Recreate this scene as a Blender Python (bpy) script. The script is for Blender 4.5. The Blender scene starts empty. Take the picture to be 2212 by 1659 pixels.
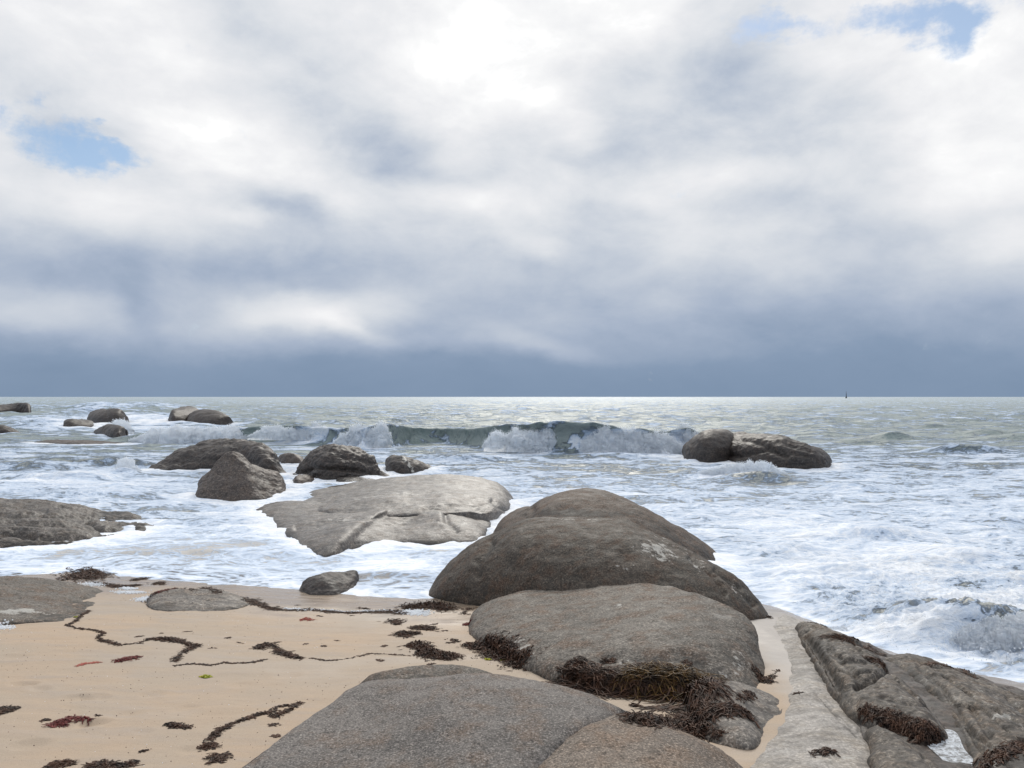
import bpy, math, random
import numpy as np
from mathutils import Vector, noise as mnoise
from mathutils.bvhtree import BVHTree

rnd = random.Random(7)
rng = np.random.default_rng(11)
scene = bpy.context.scene
col = scene.collection

# ------------------------------------------------------------------ camera
CAMZ, F, CX, HY = 3.0, 1728.0, 1106.0, 857.0        # eye height (m); focal length and horizon of a 2212-wide frame
cam_d = bpy.data.cameras.new("camera")
cam = bpy.data.objects.new("camera", cam_d)
col.objects.link(cam)
cam.location = (0, 0, CAMZ)
cam.rotation_euler = (math.radians(90), 0, 0)
cam_d.sensor_width = 36.0
cam_d.lens = 36.0 * F / 2212.0
cam_d.shift_y = 27.5 / 2212.0
cam_d.clip_start = 0.05
cam_d.clip_end = 30000.0
scene.camera = cam

# ------------------------------------------------------------------ view
vs = scene.view_settings
vs.view_transform = 'Standard'
vs.look = 'None'
vs.exposure = 0.0
vs.gamma = 1.0
vs.use_curve_mapping = False
scene.cycles.max_bounces = 8
scene.cycles.transmission_bounces = 6
scene.cycles.diffuse_bounces = 5
scene.cycles.glossy_bounces = 3

SUN_EL, SUN_AZ = math.radians(34), math.radians(5)      # azimuth from +Y towards +X


def srgb(r, g, b):
    def c(v):
        v /= 255.0
        return v / 12.92 if v <= 0.04045 else ((v + 0.055) / 1.055) ** 2.4
    return (c(r), c(g), c(b), 1.0)


class NT:
    """small helper round a node tree"""
    def __init__(self, nt):
        self.nt = nt
        self.n = nt.nodes
        self.l = nt.links

    def new(self, t, **kw):
        nd = self.n.new(t)
        for k, v in kw.items():
            setattr(nd, k, v)
        return nd

    def put(self, sock, v):
        if v is None:
            return
        if isinstance(v, bpy.types.NodeSocket):
            self.l.new(v, sock)
        else:
            sock.default_value = v

    def math(self, op, a, b=None, c=None, clamp=False):
        nd = self.new('ShaderNodeMath', operation=op, use_clamp=clamp)
        self.put(nd.inputs[0], a)
        self.put(nd.inputs[1], b)
        self.put(nd.inputs[2], c)
        return nd.outputs[0]

    def vmath(self, op, a, b=None, s=None):
        nd = self.new('ShaderNodeVectorMath', operation=op)
        self.put(nd.inputs[0], a)
        self.put(nd.inputs[1], b)
        if s is not None:
            self.put(nd.inputs['Scale'], s)
        return nd.outputs[0]

    def noise(self, vec, scale, detail=4, rough=0.55, dist=0.0, typ=None):
        nd = self.new('ShaderNodeTexNoise')
        if typ:
            nd.noise_type = typ
        self.put(nd.inputs['Vector'], vec)
        self.put(nd.inputs['Scale'], scale)
        nd.inputs['Detail'].default_value = detail
        nd.inputs['Roughness'].default_value = rough
        nd.inputs['Distortion'].default_value = dist
        return nd.outputs[0], nd.outputs[1]

    def voronoi(self, vec, scale, feature='F1'):
        nd = self.new('ShaderNodeTexVoronoi', feature=feature)
        self.put(nd.inputs['Vector'], vec)
        self.put(nd.inputs['Scale'], scale)
        return nd.outputs[0]

    def rng(self, v, a, b, c=0.0, d=1.0, smooth=False):
        nd = self.new('ShaderNodeMapRange', interpolation_type='SMOOTHSTEP' if smooth else 'LINEAR')
        nd.clamp = True
        for i, x in enumerate((v, a, b, c, d)):
            self.put(nd.inputs[i], x)
        return nd.outputs[0]

    def ramp(self, v, stops, interp='LINEAR'):
        nd = self.new('ShaderNodeValToRGB')
        cr = nd.color_ramp
        cr.interpolation = interp
        while len(cr.elements) < len(stops):
            cr.elements.new(0.5)
        for e, (p, c) in zip(cr.elements, stops):
            e.position = p
            e.color = c if len(c) == 4 else (*c, 1)
        self.put(nd.inputs[0], v)
        return nd.outputs[0]

    def mix(self, f, a, b, blend='MIX'):
        nd = self.new('ShaderNodeMix', data_type='RGBA', blend_type=blend)
        self.put(nd.inputs[0], f)
        self.put(nd.inputs[6], a)
        self.put(nd.inputs[7], b)
        return nd.outputs[2]

    def scalev(self, vec, s):
        nd = self.new('ShaderNodeMapping')
        self.put(nd.inputs[0], vec)
        nd.inputs['Scale'].default_value = s
        return nd.outputs[0]

    def bump(self, h, strength, dist, normal=None):
        nd = self.new('ShaderNodeBump')
        self.put(nd.inputs['Strength'], strength)
        self.put(nd.inputs['Distance'], dist)
        self.put(nd.inputs['Height'], h)
        self.put(nd.inputs['Normal'], normal)
        return nd.outputs[0]


# ------------------------------------------------------------------ world: nishita sky behind a broken cloud deck
world = bpy.data.worlds.new("World")
scene.world = world
world.use_nodes = True
world.node_tree.nodes.clear()
w = NT(world.node_tree)
out = w.new('ShaderNodeOutputWorld')
bg = w.new('ShaderNodeBackground')
w.l.new(bg.outputs[0], out.inputs[0])
sky = w.new('ShaderNodeTexSky', sky_type='NISHITA')
sky.sun_disc = False
sky.sun_elevation = SUN_EL
sky.sun_rotation = SUN_AZ
sky.air_density = 1.0
sky.dust_density = 0.4
tc = w.new('ShaderNodeTexCoord').outputs['Generated']
dirn = w.vmath('NORMALIZE', tc)
sep = w.new('ShaderNodeSeparateXYZ')
w.l.new(dirn, sep.inputs[0])
az = w.math('ARCTAN2', sep.outputs[0], sep.outputs[1])
el = w.math('ARCSINE', sep.outputs[2])
ae = w.new('ShaderNodeCombineXYZ')
w.l.new(az, ae.inputs[0])
w.l.new(el, ae.inputs[1])
stretched = w.scalev(dirn, (1.0, 1.0, 2.2))
_, nc = w.noise(stretched, 2.6, 4, 0.5)
_, nf = w.noise(stretched, 10.0, 5, 0.6)
warp = w.vmath('SCALE', w.vmath('SUBTRACT', nc, (0.5, 0.5, 0.5)), s=0.16)
warp2 = w.vmath('SCALE', w.vmath('SUBTRACT', nf, (0.5, 0.5, 0.5)), s=0.05)
flat = w.new('ShaderNodeVectorMath', operation='MULTIPLY')
w.l.new(w.vmath('ADD', warp, warp2), flat.inputs[0])
flat.inputs[1].default_value = (1.0, 0.55, 0.0)
coord = w.vmath('ADD', ae.outputs[0], flat.outputs[0])


def sky_dir(vx, vy):
    a = math.atan((vx - CX) / F)
    return a, math.atan((HY - vy) / F * math.cos(a))


def blob(vx, vy, rx, ry, rot, amp, prev, vec=coord):
    a, e = sky_dir(vx, vy)
    m = w.new('ShaderNodeMapping', vector_type='TEXTURE')
    w.put(m.inputs[0], vec)
    m.inputs['Location'].default_value = (a, e, 0)
    m.inputs['Rotation'].default_value = (0, 0, math.radians(-rot))
    m.inputs['Scale'].default_value = (1.35 * rx / F, 1.35 * ry / F, 1)
    g = w.new('ShaderNodeTexGradient', gradient_type='SPHERICAL')
    w.l.new(m.outputs[0], g.inputs[0])
    r = w.rng(g.outputs[1], 0.0, 1.0, 0.0, amp, smooth=True)
    return w.math('ADD', r, prev) if prev is not None else r


elr = w.rng(el, 0.0, 0.6, 0.0, 1.0)
crv = w.new('ShaderNodeFloatCurve')
cm = crv.mapping
pts = [(0, .07), (.05, .11), (.10, .22), (.15, .33), (.20, .41), (.27, .50), (.35, .59), (.44, .69), (.54, .74), (.75, .80), (1, .82)]
c0 = cm.curves[0]
while len(c0.points) < len(pts):
    c0.points.new(0.5, 0.5)
for p, (x, y) in zip(c0.points, pts):
    p.location = (x, y)
cm.update()
wsep = w.new('ShaderNodeSeparateXYZ')
w.l.new(coord, wsep.inputs[0])
w.put(crv.inputs[1], w.rng(wsep.outputs[1], 0.0, 0.6))
L = crv.outputs[0]
CLOUDS = [
    (1160, 70, 330, 130, 0, .20), (1215, 225, 80, 70, 0, .34), (1290, 290, 70, 45, 10, .32), (1120, 205, 90, 50, 0, .2),
    (680, 180, 430, 120, 34, -.34), (560, 30, 170, 70, 30, -.16), (850, 300, 150, 60, 20, -.22), (60, 180, 60, 200, 0, -.05),
    (180, 110, 260, 90, 10, -.08), (620, 370, 420, 70, 14, .32), (200, 420, 330, 60, 5, .26), (300, 240, 280, 60, 25, .15),
    (250, 555, 520, 70, 2, -.26), (600, 435, 150, 40, 12, -.34), (545, 465, 60, 28, 10, .2), (60, 600, 300, 50, 0, -.08),
    (700, 680, 190, 50, -4, .50), (760, 705, 80, 30, 30, .35), (600, 655, 230, 40, 8, .18), (325, 672, 62, 36, 28, -.34),
    (300, 690, 300, 50, 5, .20), (60, 660, 160, 35, 0, .2), (60, 760, 330, 55, 8, -.12), (560, 740, 200, 25, 8, .08),
    (1490, 205, 420, 150, -6, -.46), (1640, 160, 190, 120, 20, -.20), (1590, 90, 110, 50, 0, -.12), (1370, 95, 160, 40, -25, .16),
    (1910, 130, 230, 110, 0, .34), (2120, 300, 160, 230, 0, .32), (1790, 290, 140, 90, 0, -.26), (1350, 330, 330, 70, 0, -.20),
    (1000, 350, 130, 60, 10, -.14), (1010, 430, 170, 45, 10, .42), (1520, 405, 230, 42, -6, .24), (1680, 260, 90, 40, 0, .08),
    (1150, 530, 110, 38, 16, .34), (1510, 560, 240, 55, 10, .14), (1660, 440, 200, 60, -10, -.12), (2000, 455, 330, 50, -10, .24),
    (2140, 535, 90, 42, 0, .36), (1800, 520, 280, 40, -8, -.14), (1230, 570, 180, 60, 10, -.12), (840, 570, 300, 60, 8, -.12),
    (1130, 735, 200, 32, 10, .22), (860, 745, 200, 30, 0, .14), (1400, 690, 360, 70, 4, -.16), (1900, 700, 420, 70, 0, -.14),
    (1900, 800, 600, 60, 0, -.05), (1950, 600, 300, 45, 0, .08), (1000, 640, 250, 50, 10, -.04),
    (1260, 455, 60, 60, 0, -.1), (1420, 470, 120, 30, 20, .14), (930, 480, 200, 50, 5, -.06),
]
for b in CLOUDS:
    q = (.62 if b[1] < 620 else .40) if b[5] < 0 else .60
    L = blob(*b[:5], b[5] * q, L)
nmid, _ = w.noise(w.scalev(dirn, (1.0, 1.0, 1.7)), 7.0, 7, 0.58, 0.2)
L = w.math('MULTIPLY_ADD', w.math('SUBTRACT', nmid, 0.5), w.rng(el, 0.02, 0.30, 0.12, 0.75), L)
nfine, _ = w.noise(stretched, 5.0, 8, 0.56, 0.3)
L = w.math('MULTIPLY_ADD', w.math('SUBTRACT', nfine, 0.5), w.rng(el, 0.0, 0.25, 0.10, 0.55), L)
# the side behind the viewer: brighter blue gaps between clouds
back = w.rng(w.math('ABSOLUTE', az), 0.9, 1.7, 0.0, 1.0, smooth=True)
nb, _ = w.noise(dirn, 3.0, 6, 0.55)
holes = w.math('MULTIPLY', back, w.rng(nb, 0.42, 0.55, 0.0, 0.85, smooth=True))
hv = w.vmath('ADD', ae.outputs[0], w.vmath('MULTIPLY', w.vmath('ADD', w.vmath('SCALE', warp, s=0.7), w.vmath('SCALE', warp2, s=2.2)), (1.0, 0.8, 0.0)))
H = None
for b in [(122, 288, 145, 56, 8, 1.05), (225, 300, 80, 24, 10, .6), (1670, 42, 95, 42, 14, 1.05), (1975, 18, 190, 44, 2, 1.0), (2065, 75, 55, 75, 0, .9)]:
    H = blob(*b, H, vec=hv)
nh, _ = w.noise(dirn, 22.0, 6, 0.65)
H = w.math('MULTIPLY_ADD', w.math('SUBTRACT', nh, 0.5), 2.1, H)
H = w.rng(H, 0.30, 1.15, 0.0, 0.9, smooth=True)
holes = w.math('MAXIMUM', holes, H)
cloud = w.ramp(L, [(0.0, srgb(121, 142, 168)), (0.14, srgb(136, 155, 180)), (0.30, srgb(168, 181, 201)), (0.46, srgb(196, 204, 216)),
                   (0.62, srgb(219, 223, 229)), (0.80, srgb(236, 237, 240)), (1.0, srgb(255, 255, 255))])
gain = w.rng(L, 0.95, 1.5, 1.0, 1.5)
cloud = w.vmath('SCALE', cloud, s=gain)
zen = w.rng(el, 0.50, 0.9, 1.0, 1.45, smooth=True)
bk = w.rng(back, 0.0, 1.0, 1.0, 1.45)
cloud = w.vmath('SCALE', cloud, s=w.math('MULTIPLY', zen, bk))  # unseen sky overhead and behind brightened to add fill light
blue = w.mix(0.35, w.vmath('SCALE', sky.outputs[0], s=0.10), srgb(150, 190, 232))
fin = w.mix(holes, cloud, blue)
w.l.new(fin, bg.inputs[0])
bg.inputs[1].default_value = 1.0
world.cycles.sampling_method = 'MANUAL'
world.cycles.sample_map_resolution = 512

sun_d = bpy.data.lights.new("sun", 'SUN')
sun = bpy.data.objects.new("sun", sun_d)
col.objects.link(sun)
sun_d.energy = 1.75
sun_d.angle = math.radians(20)
sun_d.color = (1.0, 0.95, 0.86)
sdir = Vector((math.sin(SUN_AZ) * math.cos(SUN_EL), math.cos(SUN_AZ) * math.cos(SUN_EL), math.sin(SUN_EL)))
sun.rotation_euler = sdir.to_track_quat('Z', 'Y').to_euler()

# ------------------------------------------------------------------ numeric helpers
PERM = np.concatenate([rng.permutation(256)] * 3)
g = rng.normal(size=(256, 3))
GRAD = g / np.linalg.norm(g, axis=1)[:, None]


def pnoise(x, y, z):
    xi, yi, zi = np.floor(x).astype(int), np.floor(y).astype(int), np.floor(z).astype(int)
    xf, yf, zf = x - xi, y - yi, z - zi
    u, v, ww = [t * t * t * (t * (t * 6 - 15) + 10) for t in (xf, yf, zf)]
    xi &= 255
    yi &= 255
    zi &= 255

    def gd(dx, dy, dz):
        h = PERM[PERM[PERM[(xi + dx) & 255] + ((yi + dy) & 255)] + ((zi + dz) & 255)]
        gg = GRAD[h]
        return gg[..., 0] * (xf - dx) + gg[..., 1] * (yf - dy) + gg[..., 2] * (zf - dz)
    x00 = gd(0, 0, 0) * (1 - u) + gd(1, 0, 0) * u
    x10 = gd(0, 1, 0) * (1 - u) + gd(1, 1, 0) * u
    x01 = gd(0, 0, 1) * (1 - u) + gd(1, 0, 1) * u
    x11 = gd(0, 1, 1) * (1 - u) + gd(1, 1, 1) * u
    return 1.5 * ((x00 * (1 - v) + x10 * v) * (1 - ww) + (x01 * (1 - v) + x11 * v) * ww)


def fbm(x, y, z, octv=4, gain=0.5, ridged=False):
    a, s, f = 1.0, 0.0, 1.0
    for i in range(octv):
        n = pnoise(x * f + 17.3 * i, y * f + 5.1 * i, z * f + 9.7 * i)
        s = s + a * ((1 - 2 * np.abs(n)) if ridged else n)
        a *= gain
        f *= 2.03
    return s


def sstep(a, b, x):
    t = np.clip((x - a) / (b - a), 0, 1)
    return t * t * (3 - 2 * t)


def W(vx, vy, z):
    Y = (CAMZ - z) * F / (vy - HY)
    return ((vx - CX) / F * Y, Y, z)


def WD(vx, vy, Y):
    return ((vx - CX) / F * Y, Y, CAMZ - (vy - HY) / F * Y)


# shoreline: distance of the water's edge as a function of x
SH = np.array([(-60, 24), (-30, 17), (-14, 14.2), (-8.6, 13.35), (-7.3, 13.75), (-5.8, 13.2), (-4.1, 12.7), (-3.2, 12.45), (-2.3, 12.15),
               (-1.5, 12.0), (-.6, 11.95), (0.2, 12.1), (1.5, 12.4), (3.0, 12.2), (3.75, 11.5), (4.05, 10.6), (4.35, 9.7), (4.7, 9.1),
               (5.3, 8.45), (6.2, 7.6), (8, 6.5), (12, 5.0), (30, 2), (60, 0)])


def shore(x):
    return np.interp(x, SH[:, 0], SH[:, 1]) + 0.10 * fbm(x * 1.1, x * 0 + 3.3, x * 0, 3)


def sand_z(x, y):
    x = np.asarray(x, float)
    y = np.asarray(y, float)
    d = shore(x) - y
    z = np.where(d > 0, 0.085 * d, 0.06 * d)
    z = np.maximum(z, -2.5)
    z = z + 0.022 * fbm(x * 0.5, y * 0.5, x * 0, 3) * sstep(0.3, 1.5, d) + 0.005 * fbm(x * 3, y * 3, x * 0, 2) + 0.006 * fbm(x * 1.4, y * 5.5, x * 0, 3)
    return z


def G(vx, vy, lift=0.0):
    """point where the ray of a picture position meets the beach (or the still water)"""
    z = 0.3
    for _ in range(30):
        x, y, _z = W(vx, vy, z)
        z = 0.5 * z + 0.5 * max(0.0, float(sand_z(x, y)))
    x, y, _z = W(vx, vy, z)
    return (x, y, z + lift)


def new_mesh(name, verts, faces, mat, smooth=True, attrs=None, parent=None):
    me = bpy.data.meshes.new(name)
    verts = np.asarray(verts, dtype=np.float32)
    faces = np.asarray(faces, dtype=np.int32)
    k = faces.shape[1]
    me.vertices.add(len(verts))
    me.vertices.foreach_set('co', verts.ravel())
    me.loops.add(faces.size)
    me.loops.foreach_set('vertex_index', faces.ravel())
    me.polygons.add(len(faces))
    me.polygons.foreach_set('loop_start', np.arange(0, faces.size, k, dtype=np.int32))
    me.polygons.foreach_set('loop_total', np.full(len(faces), k, dtype=np.int32))
    me.update(calc_edges=True)
    me.polygons.foreach_set('use_smooth', np.full(len(faces), smooth, dtype=bool))
    for k_, v in (attrs or {}).items():
        at = me.attributes.new(k_, 'FLOAT', 'POINT')
        at.data.foreach_set('value', np.asarray(v, dtype=np.float32).ravel())
    me.materials.append(mat)
    o = bpy.data.objects.new(name, me)
    col.objects.link(o)
    if parent:
        o.parent = parent
    return o


def tag(o, label=None, cat=None, group=None, kind=None):
    for k, v in (('label', label), ('category', cat), ('group', group), ('kind', kind)):
        if v:
            o[k] = v
    return o


def grid_faces(nr, nc):
    r, c = np.meshgrid(np.arange(nr - 1), np.arange(nc - 1), indexing='ij')
    a = (r * nc + c).ravel()
    return np.stack([a, a + 1, a + nc + 1, a + nc], 1)


def mat_new(name):
    m = bpy.data.materials.new(name)
    m.use_nodes = True
    m.node_tree.nodes.clear()
    t = NT(m.node_tree)
    o = t.new('ShaderNodeOutputMaterial')
    p = t.new('ShaderNodeBsdfPrincipled')
    t.l.new(p.outputs[0], o.inputs[0])
    return m, t, p, o


def attr(t, name):
    return t.new('ShaderNodeAttribute', attribute_name=name).outputs['Fac']


# ------------------------------------------------------------------ materials
def rock_material(name, dark, light, tan, rough=0.7, grain=55.0, wet=0.0, streak=0.0, pale=(0.42, 0.40, 0.36), soft=1.0, mottle=0.0):
    m, t, p, _ = mat_new(name)
    pos = t.new('ShaderNodeTexCoord').outputs['Object']
    big, _ = t.noise(pos, 1.1, 7, 0.68, 0.4)
    med, _ = t.noise(pos, 4.5, 6, 0.62)
    fine, _ = t.noise(pos, grain, 3, 0.7)
    cell = t.voronoi(pos, grain * 0.8)
    grain2, _ = t.noise(pos, grain * 0.38, 3, 0.75)
    c = t.mix(t.rng(big, 0.38, 0.60, smooth=True), (*dark, 1), (*light, 1))
    c = t.mix(t.rng(med, 0.45, 0.68, 0, 0.75, smooth=True), c, (*tan, 1))
    # crystals: dark mica and pale feldspar grains
    c = t.mix(t.rng(fine, 0.53, 0.64, 0, 0.70 * soft), c, tuple(min(1, v * 2.3) for v in light) + (1,))
    c = t.mix(t.rng(grain2, 0.46, 0.32, 0, 0.75 * soft), c, tuple(v * 0.35 for v in dark) + (1,))
    c = t.mix(t.rng(fine, 0.46, 0.36, 0, 0.75 * soft), c, tuple(v * 0.35 for v in dark) + (1,))
    if streak:
        sv = t.scalev(pos, (0.7, 2.2, 5.0))
        st, _ = t.noise(sv, 2.2, 6, 0.65, 0.8)
        c = t.mix(t.rng(st, 0.45, 0.62, 0, streak, smooth=True), c, tuple(v * 0.5 for v in dark) + (1,))
    li, _ = t.noise(pos, 3.1, 9, 0.78, 0.6)
    c = t.mix(t.rng(li, 0.60, 0.70, 0, 0.30 * soft, smooth=True), c, (*pale, 1))
    c = t.mix(t.rng(li, 0.42, 0.32, 0, 0.45, smooth=True), c, tuple(v * 0.55 for v in dark) + (1,))
    if mottle:
        m1_, _ = t.noise(t.scalev(pos, (1.0, 0.7, 2.0)), 5.5, 9, 0.74, 0.9)
        m2_, _ = t.noise(pos, 19.0, 7, 0.75, 0.5)
        c = t.mix(t.rng(m1_, 0.50, 0.60, 0, mottle, smooth=True), c, (0.045, 0.036, 0.029, 1))
        c = t.mix(t.rng(m2_, 0.56, 0.66, 0, mottle * .8, smooth=True), c, (0.040, 0.033, 0.028, 1))
        c = t.mix(t.rng(m1_, 0.42, 0.33, 0, .5, smooth=True), c, (*pale, 1))
    # ragged lichen / barnacle patches, painted lit crest; dark growth and painted crevice shade
    pn, _ = t.noise(pos, 9.0, 8, 0.72)
    pa = attr(t, 'pale')
    pf = t.rng(t.math('MULTIPLY_ADD', t.math('SUBTRACT', pn, 0.5), 2.2, pa), 0.42, 0.62, 0, 0.85, smooth=True)
    c = t.mix(pf, c, (*pale, 1))
    da = attr(t, 'algae_shade')
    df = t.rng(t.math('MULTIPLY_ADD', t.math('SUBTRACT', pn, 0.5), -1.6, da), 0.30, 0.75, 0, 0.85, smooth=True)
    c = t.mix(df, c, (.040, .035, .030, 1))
    t.l.new(c, p.inputs['Base Color'])
    wn = t.rng(med, 0.35, 0.65, rough - 0.12, rough + 0.1)
    t.put(p.inputs['Roughness'], wn)
    p.inputs['IOR'].default_value = 1.38
    p.inputs['Specular IOR Level'].default_value = 0.35 + 0.3 * wet
    if wet:
        p.inputs['Coat Weight'].default_value = wet
        p.inputs['Coat Roughness'].default_value = 0.5
        p.inputs['Coat IOR'].default_value = 1.33
    b1 = t.bump(grain2, 0.9, 0.010)
    b1 = t.bump(cell, 0.5, 0.006, b1)
    b2 = t.bump(med, 0.18, 0.05, b1)
    cr, _ = t.noise(t.scalev(pos, (1, 1, 2.4)), 26.0, 6, 0.75, 0.8)
    b2 = t.bump(cr, 0.6, 0.016, b2)
    t.l.new(b2, p.inputs['Normal'])
    if wet:
        t.l.new(t.bump(cr, 0.35, 0.012), p.inputs['Coat Normal'])
    return m


M = {}
M['near'] = rock_material('granite_grey', (0.112, 0.100, 0.090), (0.165, 0.146, 0.130), (0.175, 0.128, 0.096), 0.75, 70)
M['near_warm'] = rock_material('granite_warm', (0.125, 0.100, 0.080), (0.19, 0.152, 0.120), (0.20, 0.138, 0.096), 0.75, 70)
M['dome'] = rock_material('granite_olive', (0.044, 0.037, 0.029), (0.078, 0.062, 0.048), (0.098, 0.058, 0.038), 0.7, 45, streak=0.25)
M['dome3'] = rock_material('granite_brown_dome', (0.060, 0.046, 0.037), (0.105, 0.080, 0.062), (0.125, 0.082, 0.058), 0.7, 45, streak=0.2)
M['dome2'] = rock_material('granite_speckled', (0.092, 0.080, 0.067), (0.150, 0.130, 0.108), (0.165, 0.108, 0.075), 0.72, 48, streak=0.25)
M['wet'] = rock_material('granite_wet_dark', (0.030, 0.025, 0.023), (0.052, 0.042, 0.036), (0.066, 0.047, 0.037), 0.6, 18, wet=0.18, streak=0.5)
M['facet'] = rock_material('granite_brown', (0.062, 0.050, 0.043), (0.088, 0.070, 0.059), (0.098, 0.072, 0.055), 0.6, 24, wet=0.15, streak=0.1)
M['slab'] = rock_material('granite_wet_pale', (0.090, 0.080, 0.071), (0.150, 0.132, 0.116), (0.155, 0.118, 0.088), 0.55, 26, wet=0.35, streak=0.6)
M['ledge'] = rock_material('granite_layered', (0.072, 0.061, 0.052), (0.130, 0.112, 0.095), (0.135, 0.102, 0.076), 0.6, 30, wet=0.2, streak=0.8, mottle=.45)
M['mottled'] = rock_material('granite_mottled', (0.060, 0.050, 0.041), (0.145, 0.122, 0.098), (0.160, 0.114, 0.078), 0.65, 34, wet=0.08, streak=0.5, mottle=.9)
M['shore'] = rock_material('granite_shore', (0.110, 0.094, 0.080), (0.20, 0.175, 0.148), (0.21, 0.158, 0.116), 0.65, 40, wet=0.15, streak=0.75)
M['strip'] = rock_material('granite_sandy', (0.255, 0.228, 0.198), (0.32, 0.290, 0.258), (0.33, 0.282, 0.225), 0.6, 40, wet=0.2, streak=0.6, soft=0.6, mottle=.28)

# sand
m, t, p, _ = mat_new('beach_sand')
pos = t.new('ShaderNodeTexCoord').outputs['Object']
a1, _ = t.noise(pos, 0.8, 4, 0.5)
a2, _ = t.noise(pos, 130, 3, 0.8)
a3, _ = t.noise(t.scalev(pos, (0.5, 1.6, 1)), 3.0, 5, 0.6, 0.6)
c = t.mix(t.rng(a1, 0.35, 0.65, smooth=True), (0.405, 0.298, 0.203, 1), (0.370, 0.292, 0.215, 1))
c = t.mix(t.rng(a3, 0.5, 0.7, 0, 0.6), c, (0.345, 0.285, 0.232, 1))
c = t.mix(t.rng(a2, 0.45, 0.30, 0, 0.75), c, (0.20, 0.145, 0.105, 1))
c = t.mix(t.rng(a2, 0.60, 0.74, 0, 0.55), c, (0.56, 0.48, 0.39, 1))
wet = attr(t, 'wet')
c = t.mix(attr(t, 'silt'), c, (0.41, 0.375, 0.34, 1))
c = t.mix(t.math('MULTIPLY', wet, 0.5), c, (0.155, 0.118, 0.088, 1))
t.l.new(c, p.inputs['Base Color'])
t.put(p.inputs['Roughness'], t.rng(wet, 0, 1, 0.8, 0.22))
nb_ = t.bump(a2, t.rng(wet, 0, 1, 0.55, 0.08), 0.006)
nb_ = t.bump(a3, 0.25, 0.05, nb_)
t.l.new(nb_, p.inputs['Normal'])
M['sand'] = m

# sea water with foam
m, t, p, outn = mat_new('sea_water')
pos = t.new('ShaderNodeTexCoord').outputs['Object']
foam = attr(t, 'foam')
shallow = attr(t, 'shallow')
near = attr(t, 'near')
flow = t.scalev(pos, (0.55, 1.0, 1.0))
_, wv = t.noise(flow, 0.55, 4, 0.55)
warped = t.vmath('ADD', flow, t.vmath('SCALE', t.vmath('SUBTRACT', wv, (0.5, 0.5, 0.5)), s=1.6))
f1, _ = t.noise(warped, 1.1, 9, 0.62, 0.7)
f2, _ = t.noise(warped, 5.5, 8, 0.68, 1.1)
vor = t.voronoi(warped, 4.2, 'DISTANCE_TO_EDGE')
vor2 = t.voronoi(warped, 13.0, 'DISTANCE_TO_EDGE')
lace = t.math('ADD', t.rng(vor, 0.0, 0.22, 1.0, 0.0), t.math('MULTIPLY', t.rng(vor2, 0.0, 0.25, 1.0, 0.0), 0.6))
s = t.math('MULTIPLY_ADD', t.math('SUBTRACT', f1, 0.5), 1.5, foam)
ffar, _ = t.noise(t.scalev(pos, (0.16, 0.55, 1.0)), 1.0, 8, 0.66, 0.8)
s = t.math('MULTIPLY_ADD', t.math('SUBTRACT', f2, 0.5), t.rng(shallow, 0.3, 0.95, 1.2, 0.7), s)
s = t.math('MULTIPLY_ADD', t.math('SUBTRACT', ffar, 0.5), t.rng(near, 0, 1, 2.0, .2), s)
s = t.math('MULTIPLY_ADD', t.math('SUBTRACT', lace, 0.5), t.math('MULTIPLY', near, 0.28), s)
ff = t.rng(s, 0.33, t.rng(shallow, 0.3, 0.95, 0.64, 0.78), 0, 1, smooth=True)
thick = t.rng(s, 0.55, 1.25, 0, 1)
fcol = t.mix(thick, (0.42, 0.525, 0.67, 1), (0.88, 0.895, 0.915, 1))  # blue of the foam's shaded hollows is put into the thin colour
deep = t.mix(t.rng(f1, 0.4, 0.6), (0.19, 0.235, 0.225, 1), (0.265, 0.305, 0.290, 1))
wcol = t.mix(shallow, deep, (0.50, 0.465, 0.425, 1))
t.l.new(t.mix(ff, wcol, fcol), p.inputs['Base Color'])
t.put(p.inputs['Roughness'], t.rng(ff, 0, 1, t.math('MAXIMUM', t.rng(near, 0, 1, 0.42, 0.25), t.rng(shallow, 0.1, 0.6, 0.2, 0.48)), 0.85))
p.inputs['IOR'].default_value = 1.333
t.put(p.inputs['Specular IOR Level'], t.rng(shallow, 0.1, 0.8, 0.5, 0.28))
w1, _ = t.noise(t.scalev(pos, (0.8, 1.6, 1)), 1.6, 6, 0.6, 0.3)
w2, _ = t.noise(t.scalev(pos, (0.8, 1.5, 1)), 7.0, 6, 0.65, 0.5)
calm_ = t.rng(shallow, 0.3, 0.95, 1.0, 0.15)
nn = t.bump(w1, t.math('MULTIPLY', calm_, t.rng(near, 0, 1, 0.85, 0.3)), 0.30)
nn = t.bump(w2, t.math('MULTIPLY', calm_, 0.5), t.rng(near, 0, 1, 0.09, 0.03), nn)
fb = t.math('MULTIPLY', ff, f2)
nn = t.bump(fb, t.rng(shallow, 0.3, 0.95, 0.95, 0.45), 0.09, nn)
nn = t.bump(ff, t.rng(shallow, 0.2, 0.9, 0.45, 0.12), 0.03, nn)
t.l.new(nn, p.inputs['Normal'])
tb_ = t.new('ShaderNodeBsdfTransparent')
mx = t.new('ShaderNodeMixShader')
t.put(mx.inputs[0], t.math('MULTIPLY', t.math('MULTIPLY', attr(t, 'film'), 0.85), t.math('SUBTRACT', 1.0, ff)))
t.l.new(p.outputs[0], mx.inputs[1])
t.l.new(tb_.outputs[0], mx.inputs[2])
t.l.new(mx.outputs[0], outn.inputs[0])
M['water'] = m

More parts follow.
